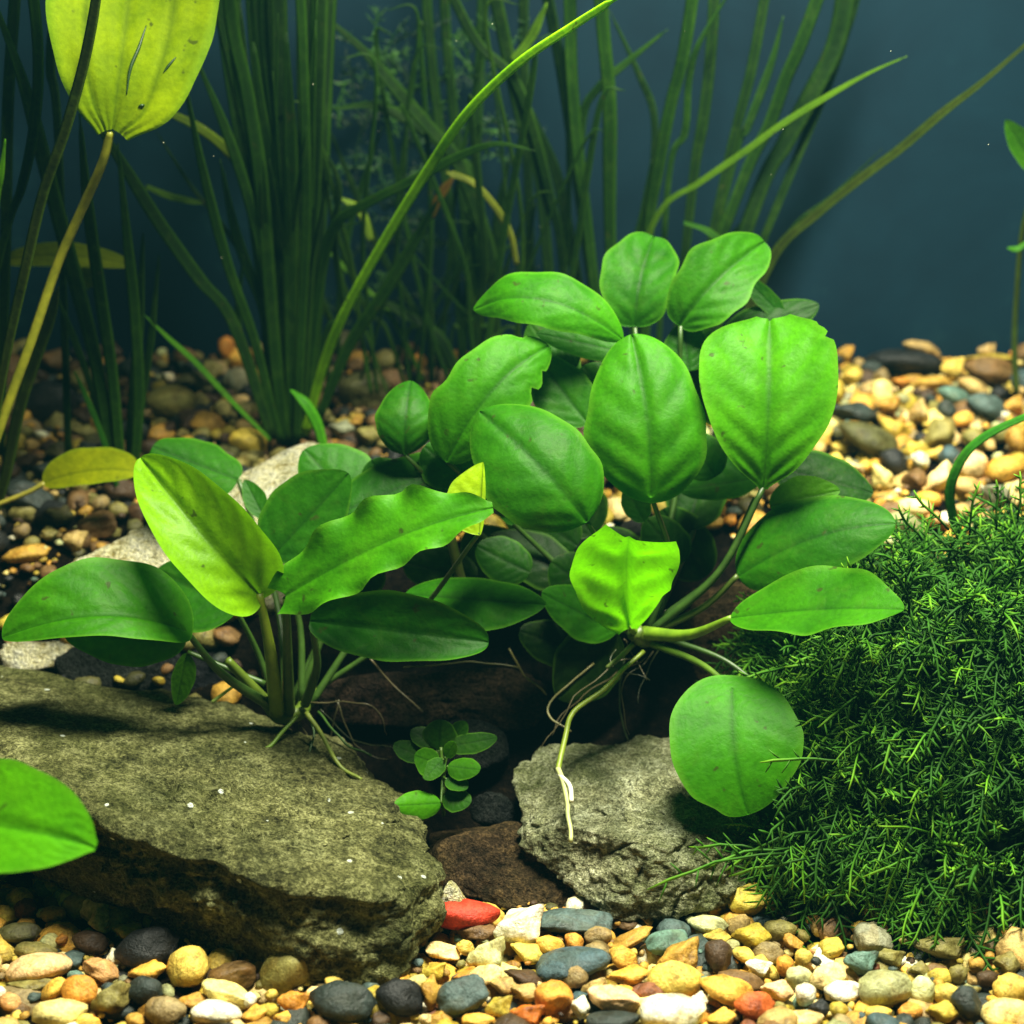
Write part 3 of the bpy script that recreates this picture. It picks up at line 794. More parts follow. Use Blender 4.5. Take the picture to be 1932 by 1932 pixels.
def make_leaf(parent, base, tip, wr, wl, mid=None, tilt=15, cup=12, color=(0.05, 0.22, 0.03), a=0.86, e=0.62, lobe=0.0, wav=0.0, wavn=5, puff=0.05, nv=4.6, seed=0,
              mat=None, name='leaf', tipcurl=0.0, notch=None, pr=None, pL=None, fwd=0.0, par=0, label=None, rough=0.03, fold=0.0, bluntness=0.0):
    """base, tip, mid: (vx, vy, Y). wr, wl: seen half widths in grid pixels on the right- and left-hand side looking from base to tip."""
    r = random.Random(seed * 13 + 5)
    B = base if isinstance(base, Vector) else P(*base); T = tip if isinstance(tip, Vector) else P(*tip)
    if mid is None:
        M = (B + T) / 2
    else:
        M = P(*mid)
    Cc = M * 2 - (B + T) / 2
    nt_, nu = 46, 14
    ts = [0.5 - 0.5 * math.cos(math.pi * i / nt_) for i in range(nt_ + 1)]
    ph = [r.uniform(0, 6.28) for _ in range(8)]
    L = (T - B).length
    verts, vein, edge = [], [], []
    for ti in ts:
        pt = B * (1 - ti) ** 2 + Cc * 2 * ti * (1 - ti) + T * ti * ti
        tg = ((Cc - B) * (1 - ti) + (T - Cc) * ti).normalized()
        vd = (pt - CAM).normalized()
        S = vd.cross(tg).normalized()
        Nn = S.cross(tg).normalized()
        roll = -math.radians(tilt) * S.dot(UP)
        Bd = S * math.cos(roll) + Nn * math.sin(roll)
        Md = Nn * math.cos(roll) - S * math.sin(roll)
        k = (pt - CAM).dot(FWD) / FV / max(0.35, math.cos(roll))
        prof = max(0.0, math.sin(math.pi * min(1, ti) ** a)) ** e
        if bluntness:
            prof = prof + bluntness * sstep(0.3, 0.9, ti) * max(0, (1 - ti ** 10)) * (1 - prof)
        for j in range(-nu, nu + 1):
            u = j / nu
            hw = (wr if u > 0 else wl) * k
            side = 0 if u > 0 else 3
            irr = 1 + rough * (math.sin(ti * 9 + ph[side]) + 0.6 * math.sin(ti * 21 + ph[side + 1]))
            if notch:
                for (ns, nt0, nwid, nd) in notch:
                    if (u > 0) == (ns > 0):
                        irr *= 1 - nd * math.exp(-((ti - nt0) / nwid) ** 2)
            if pr:
                tab = pr if (u > 0 or not pL) else pL
                prof = smooth_tab(tab, ti)
            w = hw * prof * irr
            cu = math.radians(cup)
            au = abs(u)
            lat = w * u * math.cos(cu * au)
            h = w * au * au * math.sin(cu) * 1.0
            if fold: h += w * au * math.tan(math.radians(fold))
            q = ti * 1.15 - 0.38 * au ** 1.25
            vv = abs(math.sin(math.pi * nv * q))
            h += puff * (1 - sstep(0.8, 0.98, ti)) * hw * 0.42 * (vv ** 1.25) * sstep(0.02, 0.25, au) * (1 - sstep(0.7, 1.0, au)) * sstep(0, 0.15, ti)
            h -= puff * hw * 0.55 * math.exp(-(u / 0.09) ** 2)
            h += wav * w * math.sin(wavn * 2 * math.pi * ti + ph[side + 2]) * au ** 3 * 0.6
            h -= tipcurl * L * sstep(0.6, 1.0, ti) ** 2
            back = lobe * L * au ** 1.6 * (1 - ti) ** 5 - fwd * L * au ** 1.6 * ti ** 5
            verts.append(pt + Bd * lat + Md * h - tg * back)
            if par:
                sv = abs(math.sin(math.pi * par * u))
                verts[-1] = verts[-1] + Md * (0.12 * sv ** 0.7)
                vein.append(max(0.0, 1 - sv / 0.35) * 0.9 + (0.25 if u < 0 else 0)); edge.append(sstep(0.86, 1.0, au)); continue
            vein.append(min(1, math.exp(-(u / 0.06) ** 2) + 0.6 * max(0, 1 - vv / 0.16) * (1 - au)))
            edge.append(sstep(0.86, 1.0, au))
    W = 2 * nu + 1
    faces = []
    for i in range(nt_):
        for j in range(W - 1):
            faces.append((i * W + j, i * W + j + 1, (i + 1) * W + j + 1, (i + 1) * W + j))
    o = mesh_obj(name, verts, faces, mat or M_LEAF, parent, attrs={'vein': vein, 'edge': edge}, color=color)
    if label: o['label'] = label
    return o

G1 = (0.045, 0.235, 0.030)      # plain mature green
G2 = (0.075, 0.33, 0.022)       # lighter green
G3 = (0.024, 0.135, 0.026)      # dark green
YG = (0.22, 0.52, 0.012)        # young yellow green
BG = (0.11, 0.44, 0.012)

def petiole(parent, a, b, bulge=(0, 0, 0), r0=0.16, r1=0.11, col=(0.05, 0.12, 0.015), name='stem'):
    A = P(*a); Bp = P(*b)
    m = (A + Bp) / 2 + Vector(bulge)
    return tube(name, [A, m, Bp], r0, r1, M_STEM, parent, col)

# ---- left broad-leaf plant
RZL = (535, 1345, 6.6)
pl = empty('broad_leaf_plant', P(*RZL), 'broad-leaf plant with pointed leaves growing on the olive slab at left', 'plant')
make_leaf(pl, (490, 1122, 4.6), (262, 858, 6.6), 100, 94, mid=(385, 1010, 4.2), cup=30, color=(0.20, 0.46, 0.010), e=0.54, a=0.74, puff=0.12, seed=1, tipcurl=0.03, lobe=0.04, tilt=5, mat=M_YOUNG, label='glossy yellow green young leaf', rough=0.02)
make_leaf(pl, (538, 1124, 4.0), (930, 958, 3.0), 64, 78, mid=(735, 1018, 3.2), tilt=30, cup=8, color=(0.080, 0.36, 0.020), e=0.5, a=0.8, wav=0.34, wavn=4.5, seed=2, lobe=0.06, rough=0.03, puff=0.05, pr=[(0,0.3),(0.06,0.7),(0.15,0.92),(0.35,1),(0.5,0.92),(0.62,0.80),(0.75,0.72),(0.88,0.45),(0.96,0.28),(1,0.1)], pL=[(0,0.3),(0.06,0.6),(0.2,0.85),(0.4,0.98),(0.55,1.0),(0.66,1.02),(0.70,0.82),(0.82,0.62),(0.93,0.34),(1,0.1)], label='long wavy edged bright green leaf')
make_leaf(pl, (350, 1190, 4.0), (4, 1203, 2.0), 104, 44, mid=(185, 1160, 2.4), tilt=34, cup=6, color=(0.055, 0.26, 0.028), e=0.50, a=0.78, puff=0.09, seed=3, lobe=0.05, wav=0.06, wavn=2)
make_leaf(pl, (352, 1206, 4.6), (120, 1196, 4.2), 20, 50, mid=(240, 1205, 4.1), tilt=-25, cup=4, color=G1, e=0.55, seed=4)
make_leaf(pl, (452, 1150, 7.0), (296, 1075, 9.5), 62, 92, tilt=20, cup=6, color=G3, seed=5, e=0.55)
make_leaf(pl, (450, 905, 13), (288, 842, 14), 50, 56, tilt=30, cup=-10, color=(0.035, 0.18, 0.035), seed=6, e=0.35, a=0.9, rough=0.05)
make_leaf(pl, (512, 1050, 8.5), (658, 893, 9.5), 70, 80, tilt=20, cup=10, color=(0.030, 0.165, 0.035), seed=7, a=0.8, e=0.6)
make_leaf(pl, (690, 975, 10.5), (574, 848, 12.5), 84, 56, tilt=20, cup=-6, color=(0.035, 0.19, 0.030), seed=8, e=0.5)
make_leaf(pl, (640, 968, 9), (872, 868, 10.5), 66, 66, tilt=25, cup=-14, color=(0.030, 0.165, 0.032), seed=9, e=0.55, puff=0.03)
make_leaf(pl, (585, 1172, 5.2), (922, 1212, 4.2), 66, 72, mid=(750, 1190, 4.4), tilt=10, cup=22, color=(0.022, 0.14, 0.024), seed=10, e=0.46, a=0.9)  # dark green carries the shadow of the leaf above
make_leaf(pl, (765, 1120, 8.4), (1030, 1140, 6.0), 58, 46, mid=(900, 1130, 7.2), tilt=35, cup=-8, color=G1, seed=11, e=0.6)
make_leaf(pl, (352, 1232, 6.4), (332, 1330, 6.2), 18, 26, tilt=0, cup=8, color=(0.06, 0.20, 0.03), seed=12)
make_leaf(pl, (300, 1010, 10), (268, 905, 11), 18, 14, color=G3, seed=13)
make_leaf(pl, (500, 980, 11), (462, 905, 12), 22, 22, color=G3, seed=14)
make_leaf(pl, (905, 1010, 4.6), (912, 872, 6.0), 8, 72, tilt=0, cup=4, color=(0.34, 0.55, 0.012), seed=15, e=0.7, a=0.75, mat=M_YOUNG, label='small lime yellow young leaf')
SG = (0.11, 0.20, 0.012); SD = (0.035, 0.085, 0.010)
petiole(pl, (522, 1345, 6.0), (489, 1120, 4.6), (0.15, -0.3, 0.2), 0.36, 0.17, (0.15, 0.22, 0.010))
petiole(pl, (545, 1345, 6.4), (540, 1128, 4.2), (0, 0, 0), 0.30, 0.15, (0.05, 0.10, 0.010))
petiole(pl, (515, 1335, 6.0), (352, 1192, 4.2), (-0.3, -0.4, 0.0), 0.25, 0.13, SD)
petiole(pl, (508, 1330, 6.0), (428, 1245, 5.6), (0, 0, 0), 0.28, 0.20, (0.10, 0.16, 0.012), name='cut_stem')
petiole(pl, (575, 1330, 6.6), (588, 1180, 5.2), (0.4, 0, 0), 0.22, 0.14, SD)
petiole(pl, (500, 1290, 6.4), (354, 1230, 6.4), (0, 0, 0), 0.14, 0.11, SD)
petiole(pl, (570, 1320, 7.4), (510, 1060, 8.5), (0.5, 0.5, 0.5), 0.18, 0.12, SD)
petiole(pl, (585, 1330, 7.4), (765, 1122, 8.4), (0.2, 0.8, 0.8), 0.18, 0.12, SD)
petiole(pl, (560, 1325, 8), (640, 970, 9.2), (0.6, 0.5, 0), 0.17, 0.12, SD)
petiole(pl, (550, 1325, 8), (690, 980, 10.5), (0.2, 0.8, 0), 0.17, 0.12, SD)
petiole(pl, (520, 1325, 8), (445, 1150, 7.2), (0, 0.5, 0), 0.17, 0.12, SD)
petiole(pl, (540, 1325, 8), (450, 905, 13), (0.4, 1.5, -1), 0.17, 0.12, SD)
petiole(pl, (600, 1300, 8), (905, 1005, 4.7), (0.5, 1.5, -1), 0.15, 0.1, SD)
petiole(pl, (880, 1140, 9.5), (850, 1010, 9.2), (0, 0, 0), 0.26, 0.22, (0.05, 0.07, 0.012))
tube('rhizome', [P(500, 1322, 6.2), P(530, 1352, 6.3), P(562, 1345, 6.8), P(592, 1305, 8.5)], 0.40, 0.34, M_STEM, pl, (0.09, 0.15, 0.012), wob=0.15)
tube('root', [P(578, 1345, 6.0), P(605, 1385, 5.0), P(640, 1440, 3.6), P(682, 1470, 2.9)], 0.13, 0.07, M_STEM, pl, (0.20, 0.26, 0.04), wob=0.1)
tube('root', [P(560, 1350, 6.0), P(530, 1385, 5.2), P(505, 1412, 4.6), P(458, 1415, 4.6)], 0.08, 0.10, M_STEM, pl, (0.14, 0.26, 0.02), wob=0.1)
tube('root', [P(440, 1295, 6.0), P(420, 1310, 5.8), P(400, 1325, 5.6)], 0.07, 0.09, M_STEM, pl, (0.3, 0.42, 0.10))
tube('root', [P(585, 1350, 6.5), P(590, 1400, 5.2), P(575, 1440, 4.2)], 0.06, 0.04, M_STEM, pl, (0.03, 0.08, 0.01), wob=0.15)
tube('root', [P(600, 1340, 7), P(650, 1400, 5.4), P(700, 1425, 4.8)], 0.06, 0.05, M_STEM, pl, (0.04, 0.11, 0.01), wob=0.15)

# ---- right broad-leaf plant
RZR = (1215, 1195, 8.0)
pr = empty('broad_leaf_plant', P(*RZR), 'larger broad-leaf plant with rounded leaves standing in the middle behind the grey rock', 'plant')
make_leaf(pr, (1228, 938, 7.0), (1192, 630, 10.4), 114, 122, mid=(1222, 790, 7.6), cup=-14, color=(0.060, 0.29, 0.028), e=0.42, a=0.90, puff=0.10, nv=3.6, seed=21, lobe=0.04)
make_leaf(pr, (1440, 922, 7.5), (1452, 601, 10.8), 134, 138, mid=(1450, 765, 7.9), cup=16, color=(0.085, 0.36, 0.022), e=0.58, a=1.08, puff=0.10, nv=4.3, seed=22, pr=[(0,0.03),(0.06,0.2),(0.13,0.42),(0.25,0.64),(0.38,0.85),(0.5,0.95),(0.6,1),(0.75,0.97),(0.86,0.9),(0.93,0.70),(0.98,0.4),(1,0.2)], notch=[(1, 0.845, 0.018, 0.12), (1, 0.9, 0.012, 0.10)], pL=[(0,0.03),(0.06,0.2),(0.13,0.40),(0.25,0.62),(0.38,0.80),(0.5,0.92),(0.62,1),(0.75,1.0),(0.85,0.86),(0.94,0.55),(1,0.1)], rough=0.012)
make_leaf(pr, (1108, 985, 5.0), (905, 776, 8.0), 110, 114, mid=(1022, 880, 5.4), cup=-16, tilt=18, color=(0.040, 0.215, 0.032), e=0.42, a=0.95, puff=0.06, nv=3.8, seed=23)
make_leaf(pr, (842, 872, 8.6), (1036, 652, 11), 74, 88, mid=(925, 740, 8.8), cup=-10, tilt=12, color=(0.055, 0.27, 0.026), puff=0.06, e=0.45, a=0.9, seed=24, notch=[(1, 0.72, 0.03, 0.3), (1, 0.86, 0.02, 0.25), (-1, 0.9, 0.02, 0.2), (-1, 0.3, 0.08, -0.15)], rough=0.06)
make_leaf(pr, (1176, 642, 11.5), (880, 578, 12.5), 64, 46, mid=(1030, 566, 11.2), cup=-12, tilt=30, color=(0.060, 0.30, 0.024), e=0.60, a=0.95, seed=25, tipcurl=0.07, wav=0.08, wavn=3)
make_leaf(pr, (1198, 616, 15), (1234, 446, 18), 68, 76, mid=(1208, 530, 15.6), cup=14, color=(0.038, 0.20, 0.034), e=0.40, a=0.95, puff=0.08, nv=4, seed=26, rough=0.05)
make_leaf(pr, (1282, 615, 14), (1442, 456, 16.5), 68, 68, mid=(1350, 530, 14.2), cup=10, tilt=12, color=(0.045, 0.22, 0.032), e=0.40, a=0.92, puff=0.10, seed=27, rough=0.07)
make_leaf(pr, (1360, 640, 16.5), (1545, 574, 17), 42, 42, cup=-8, tilt=30, color=(0.016, 0.085, 0.016), seed=28)
make_leaf(pr, (1322, 690, 16), (1320, 612, 17), 32, 34, color=G3, seed=29)
make_leaf(pr, (1190, 668, 12.5), (1012, 628, 13), 34, 26, tilt=30, cup=-6, color=G1, seed=30)
make_leaf(pr, (1110, 800, 10.8), (1012, 672, 12.5), 52, 60, cup=4, tilt=10, color=(0.030, 0.16, 0.028), seed=31)
make_leaf(pr, (765, 858, 9.5), (776, 718, 11.5), 60, 60, mid=(766, 785, 9.7), cup=-18, color=(0.030, 0.165, 0.036), e=0.42, puff=0.06, seed=32)
make_leaf(pr, (1392, 1088, 7.2), (1690, 988, 5.2), 74, 90, mid=(1530, 1015, 6.0), cup=-12, tilt=30, color=(0.032, 0.185, 0.036), e=0.5, a=0.82, seed=33, puff=0.03)
make_leaf(pr, (1378, 1166, 3.6), (1706, 1150, -0.8), 52, 70, mid=(1545, 1148, 1.2), cup=10, tilt=42, color=(0.055, 0.27, 0.030), e=0.62, a=0.95, seed=34, wav=0.14, wavn=2.5, puff=0.03, rough=0.05)
make_leaf(pr, (1452, 955, 8.5), (1585, 925, 8.5), 30, 42, tilt=20, cup=6, color=(0.10, 0.32, 0.02), seed=35, label='pale green leaf half hidden')
make_leaf(pr, (1460, 880, 11.5), (1648, 930, 11), 52, 56, tilt=35, cup=-6, color=(0.014, 0.08, 0.016), seed=36)
make_leaf(pr, (1440, 900, 11), (1280, 925, 12), 62, 30, tilt=30, cup=-6, color=(0.028, 0.16, 0.03), seed=37)
make_leaf(pr, (1190, 1186, 6.8), (1188, 1010, 3.6), 104, 110, mid=(1182, 1085, 4.7), cup=18, color=(0.20, 0.68, 0.006), e=0.50, a=0.98, puff=0.14, nv=2.6, seed=38, rough=0.03, tipcurl=-0.04, wav=0.25, wavn=1.3, fwd=0.12, pr=[(0,0.1),(0.08,0.3),(0.25,0.6),(0.5,0.85),(0.7,0.92),(0.85,1.0),(0.95,0.98),(1,0.86)], pL=[(0,0.2),(0.1,0.45),(0.3,0.8),(0.5,0.98),(0.75,1.0),(0.88,0.86),(0.95,0.62),(1,0.4)], mat=M_YOUNG, label='brightest lime green young leaf curling forward')
make_leaf(pr, (1382, 1298, 2.2), (1412, 1537, -1.2), 122, 130, mid=(1386, 1415, -0.1), cup=1, color=(0.058, 0.30, 0.024), e=0.44, a=0.84, lobe=0.13, puff=0.02, seed=39, rough=0.015, notch=[(1, 0.9, 0.07, 0.18)], label='round hanging leaf in front of the grey rock')
make_leaf(pr, (1165, 1190, 8.5), (1022, 1118, 8), 50, 46, tilt=30, cup=-8, color=G1, seed=40)
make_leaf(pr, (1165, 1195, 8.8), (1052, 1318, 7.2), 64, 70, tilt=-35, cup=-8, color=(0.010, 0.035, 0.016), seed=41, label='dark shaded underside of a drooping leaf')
make_leaf(pr, (1090, 1095, 11), (925, 1010, 12), 52, 50, tilt=20, cup=-6, color=(0.010, 0.05, 0.012), seed=42)  # near-black colour carries the shadow this leaf lies in
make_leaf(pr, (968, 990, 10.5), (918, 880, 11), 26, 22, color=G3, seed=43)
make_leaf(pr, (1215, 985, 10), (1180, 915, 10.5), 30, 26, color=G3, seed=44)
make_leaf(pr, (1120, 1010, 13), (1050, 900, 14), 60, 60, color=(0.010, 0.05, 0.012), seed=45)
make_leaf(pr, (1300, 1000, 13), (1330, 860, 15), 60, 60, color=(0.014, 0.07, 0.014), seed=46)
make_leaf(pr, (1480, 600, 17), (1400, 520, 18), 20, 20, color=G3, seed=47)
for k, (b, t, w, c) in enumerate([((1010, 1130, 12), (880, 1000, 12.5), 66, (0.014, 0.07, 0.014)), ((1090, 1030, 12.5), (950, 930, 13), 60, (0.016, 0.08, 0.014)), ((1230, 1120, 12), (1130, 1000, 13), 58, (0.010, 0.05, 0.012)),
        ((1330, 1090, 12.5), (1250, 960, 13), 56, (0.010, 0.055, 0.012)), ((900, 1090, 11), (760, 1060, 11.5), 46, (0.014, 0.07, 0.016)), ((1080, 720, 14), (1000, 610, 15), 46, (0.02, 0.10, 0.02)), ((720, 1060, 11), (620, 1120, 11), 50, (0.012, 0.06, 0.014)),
        ((1120, 1240, 10.5), (980, 1190, 10), 44, (0.008, 0.04, 0.010)), ((1400, 800, 15), (1300, 700, 16), 46, (0.012, 0.06, 0.014)), ((880, 960, 12.5), (800, 900, 13), 46, (0.02, 0.10, 0.02))]):  # very dark greens paint the shade between the plants into these leaves
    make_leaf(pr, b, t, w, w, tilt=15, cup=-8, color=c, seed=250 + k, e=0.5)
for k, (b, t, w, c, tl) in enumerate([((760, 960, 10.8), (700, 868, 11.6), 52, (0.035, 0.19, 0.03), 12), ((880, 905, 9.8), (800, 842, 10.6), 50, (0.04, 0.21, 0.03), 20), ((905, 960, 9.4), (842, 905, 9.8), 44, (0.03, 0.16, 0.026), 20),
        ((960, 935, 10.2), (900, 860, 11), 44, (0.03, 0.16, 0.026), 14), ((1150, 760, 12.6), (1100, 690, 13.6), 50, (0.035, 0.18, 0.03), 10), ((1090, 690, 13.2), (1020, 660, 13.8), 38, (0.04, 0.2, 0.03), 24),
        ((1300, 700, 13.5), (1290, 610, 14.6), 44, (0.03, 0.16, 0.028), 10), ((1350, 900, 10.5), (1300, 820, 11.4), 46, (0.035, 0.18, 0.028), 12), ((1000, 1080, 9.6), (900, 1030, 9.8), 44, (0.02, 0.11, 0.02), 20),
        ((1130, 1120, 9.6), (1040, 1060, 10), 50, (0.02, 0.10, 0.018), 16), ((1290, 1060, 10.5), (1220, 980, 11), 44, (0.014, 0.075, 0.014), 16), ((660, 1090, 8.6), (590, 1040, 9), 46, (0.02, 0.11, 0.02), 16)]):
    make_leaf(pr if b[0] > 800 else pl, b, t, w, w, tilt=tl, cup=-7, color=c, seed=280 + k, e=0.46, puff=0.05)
DK = (0.030, 0.075, 0.010); LT = (0.13, 0.24, 0.012)
petiole(pr, (1230, 1190, 7.6), (1440, 920, 7.6), (0.5, -0.5, -0.4), 0.20, 0.13, DK)
petiole(pr, (1250, 1165, 8.5), (1425, 940, 8.6), (0.5, 0, -0.6), 0.17, 0.13, DK)
petiole(pr, (1225, 1190, 8.2), (1230, 938, 7.2), (0.9, 0.4, 0), 0.17, 0.11, DK)
petiole(pr, (1240, 1188, 7.6), (1392, 1086, 7.2), (0.3, 0, -0.2), 0.20, 0.13, (0.06, 0.10, 0.012))
petiole(pr, (1215, 1195, 7.4), (1380, 1166, 3.6), (0.1, -0.3, -0.3), 0.34, 0.14, LT)
petiole(pr, (1232, 1215, 7.0), (1382, 1300, 2.3), (0.3, -0.3, 0.25), 0.19, 0.12, (0.07, 0.14, 0.012))
petiole(pr, (1260, 1205, 8.0), (1440, 1300, 5.2), (0.3, -0.2, 0.3), 0.14, 0.10, DK)
petiole(pr, (1205, 1200, 7.4), (1190, 1184, 6.9), (0, 0, 0), 0.22, 0.17, LT)
petiole(pr, (1195, 1195, 8.4), (1108, 986, 5.4), (0.2, 1.8, 0), 0.16, 0.11, DK)
petiole(pr, (1190, 1195, 9), (845, 872, 8.8), (0.2, 2.5, -1), 0.16, 0.11, DK)
petiole(pr, (1190, 1195, 9), (765, 858, 9.6), (-1, 2.5, -1), 0.15, 0.1, DK)
petiole(pr, (1210, 1190, 9.5), (1198, 618, 15), (0.4, 1.5, -0.5), 0.16, 0.11, DK)
petiole(pr, (1220, 1190, 9.5), (1284, 615, 14), (0.8, 1.5, -0.5), 0.16, 0.11, DK)
petiole(pr, (1210, 1190, 9.5), (1180, 644, 11.6), (0.6, 1.8, -0.5), 0.16, 0.11, DK)
petiole(pr, (1230, 1190, 9.5), (1360, 640, 16.5), (1.2, 1.5, -0.5), 0.16, 0.11, DK)
tube('rhizome', [P(1195, 1190, 7.2), P(1215, 1205, 7.6), P(1235, 1200, 8.8), P(1245, 1180, 11)], 0.42, 0.38, M_STEM, pr, (0.08, 0.13, 0.012), wob=0.15)
tube('root', [P(1215, 1228, 7.0), P(1150, 1290, 5.6), P(1082, 1345, 4.4), P(1062, 1410, 3.2), P(1054, 1450, 2.4)], 0.10, 0.13, M_STEM, pr, (0.22, 0.30, 0.03), wob=0.08)
tube('root', [P(1054, 1448, 2.4), P(1062, 1475, 1.6), P(1072, 1530, 0.2), P(1077, 1585, -1.2)], 0.13, 0.09, M_STEM, pr, (0.42, 0.46, 0.22), wob=0.12)
tube('root', [P(1056, 1462, 2.0), P(1075, 1482, 1.2), P(1078, 1512, 0.5)], 0.10, 0.10, M_STEM, pr, (0.75, 0.75, 0.70), wob=0.05)
tube('root', [P(1195, 1215, 7.2), P(1170, 1240, 6.8), P(1145, 1260, 6.6)], 0.13, 0.10, M_STEM, pr, (0.14, 0.20, 0.05))
tube('root', [P(1120, 1250, 8), P(1045, 1320, 7), P(1040, 1355, 6.4), P(1075, 1378, 5.8)], 0.05, 0.05, M_STEM, pr, (0.14, 0.13, 0.05), wob=0.12)
tube('root', [P(960, 1225, 9), P(985, 1270, 8.6), P(1010, 1290, 8.2), P(1030, 1310, 8)], 0.05, 0.04, M_STEM, pr, (0.18, 0.16, 0.06), wob=0.15)
tube('root', [P(700, 1240, 8.6), P(740, 1290, 8.2), P(800, 1345, 7.6)], 0.05, 0.04, M_STEM, pr, (0.10, 0.08, 0.04), wob=0.1)
tube('root', [P(1180, 1250, 7.5), P(1170, 1320, 7), P(1185, 1400, 6.5)], 0.05, 0.04, M_STEM, pr, (0.03, 0.05, 0.02), wob=0.15)
tube('root', [P(760, 1262, 8.6), P(880, 1248, 8.4), P(980, 1262, 8.4)], 0.04, 0.04, M_STEM, pr, (0.10, 0.10, 0.04), wob=0.15)

hr = random.Random(21)
for k in range(12):
    par2 = pr if k % 2 else pl
    bx, by, bY = (hr.uniform(1150, 1260), hr.uniform(1200, 1240), 7.6) if k % 2 else (hr.uniform(560, 640), hr.uniform(1290, 1360), 7.4)
    ex, ey = bx + hr.uniform(-190, 60) * (1 if k % 2 else -1), by + hr.uniform(60, 190)
    mx_, my_ = (bx + ex) / 2 + hr.uniform(-50, 50), (by + ey) / 2 + hr.uniform(-40, 20)
    tube('root', [P(bx, by, bY), P(mx_, my_, bY - hr.uniform(0, 1.2)), P(ex, ey, bY - hr.uniform(0.5, 2.5))], 0.035, 0.02, M_STEM, par2, hr.choice([(0.06, 0.055, 0.025), (0.03, 0.04, 0.015), (0.09, 0.075, 0.04)]), wob=0.25)

# ---- tiny seedling
ps = empty('seedling_plant', P(832, 1490, 3.0), 'tiny round-leaved seedling in the gap between the two front rocks', 'plant')
for k, (b, t, w1, w2, c) in enumerate([((832, 1515, 2.4), (744, 1520, 1.4), 28, 28, (0.08, 0.32, 0.016)), ((838, 1498, 2.8), (888, 1515, 2.2), 26, 22, (0.03, 0.13, 0.02)),
        ((828, 1440, 3.2), (782, 1425, 2.8), 22, 32, (0.045, 0.18, 0.016)), ((845, 1445, 3.2), (906, 1452, 2.6), 22, 22, (0.045, 0.18, 0.016)), ((800, 1430, 4), (742, 1405, 4), 20, 20, (0.02, 0.09, 0.014)),
        ((828, 1415, 3.9), (832, 1358, 4.2), 34, 34, (0.018, 0.08, 0.014)), ((836, 1432, 3.0), (800, 1470, 2.4), 18, 18, (0.04, 0.17, 0.016)), ((842, 1470, 2.9), (882, 1488, 2.4), 16, 18, (0.03, 0.13, 0.016)), ((820, 1400, 4.2), (775, 1378, 4.4), 20, 20, (0.018, 0.08, 0.014)), ((848, 1400, 4.2), (880, 1362, 4.4), 18, 18, (0.02, 0.09, 0.014)), ((840, 1428, 2.8), (858, 1400, 2.6), 14, 14, (0.06, 0.22, 0.016)),
        ((845, 1408, 4), (938, 1392, 3.8), 22, 18, (0.018, 0.08, 0.014))]):  # lowered greens put the shade of the gap into the seedling's colour
    make_leaf(ps, b, t, w1, w2, tilt=10 + (k * 17) % 30, cup=-18 + (k * 11) % 26, color=c, e=0.52, seed=60 + k, puff=0.02)
    petiole(ps, (835, 1465, 3.3), b, (0, 0, 0), 0.06, 0.05, (0.05, 0.12, 0.01))
tube('stem', [P(836, 1540, 3.4), P(838, 1480, 3.2), P(832, 1410, 3.8)], 0.09, 0.07, M_STEM, ps, (0.06, 0.13, 0.01), wob=0.05)

# ---- big yellowing leaf, top left
pb = empty('sword_plant', P(-10, 850, 14), 'sword plant with one big yellow green leaf at top left on a long yellow stalk', 'plant')
BIG = make_leaf(pb, (212, 244, 12.5), (268, -190, 19), 170, 158, mid=(240, 30, 14.0), cup=10, par=4, color=(0.23, 0.37, 0.002), pr=[(0,0.12),(0.04,0.36),(0.08,0.54),(0.2,0.76),(0.32,0.90),(0.45,0.98),(0.6,1),(0.8,0.85),(0.93,0.5),(1,0.05)], pL=[(0,0.12),(0.04,0.30),(0.08,0.44),(0.2,0.68),(0.32,0.82),(0.45,0.93),(0.6,1),(0.8,0.85),(0.93,0.5),(1,0.05)], puff=0.05, nv=3, seed=70, mat=M_YELLOW, label='large yellow green leaf with dark scars', lobe=0.03, rough=0.02)
from mathutils.bvhtree import BVHTree
def on_leaf(leaf, vx, vy, lift=0.02):
    bv = BVHTree.FromPolygons([tuple((v.co + parent_origin(pb)) * 100) for v in leaf.data.vertices], [tuple(p.vertices) for p in leaf.data.polygons])
    d = ray(vx, vy).normalized()
    h = bv.ray_cast(CAM, d)
    return (h[0] - d * lift) if h[0] is not None else P(vx, vy, 13)
def scar(pts, w):
    c = catmull([on_leaf(BIG, *p) for p in pts], 6)
    n = len(c)
    rr = [w * math.sin(math.pi * (0.08 + 0.84 * i / (n - 1))) for i in range(n)]
    v, f = tube_data(c, rr, 6)
    mesh_obj('leaf_scar', v, f, M_STEM, pb, color=(0.012, 0.045, 0.006))
scar([(239, 178), (246, 130), (262, 90), (276, 48)], 0.09)
scar([(308, 138), (318, 124), (332, 108)], 0.07)
scar([(261, 201), (267, 199), (273, 198)], 0.07)
for k, (b, t, w) in enumerate([((-60, -120, 10), (-260, -420, 8), 120), ((60, -160, 20), (-90, -520, 22), 130), ((330, -260, 24), (420, -560, 28), 120), ((-150, -40, 18), (-380, -200, 22), 120), ((180, -330, 12), (60, -640, 12), 120)]):  # unseen leaves above the frame, added to shade the left back
    make_leaf(pb, b, t, w, w, cup=12, tilt=60, color=(0.2, 0.38, 0.01), e=0.55, seed=170 + k, mat=M_YELLOW)
    tube('stalk', [P(*b), P(-420, 300, 12), P(-60, 980, 14)], 0.18, 0.22, M_STEM, pb, (0.14, 0.2, 0.02))
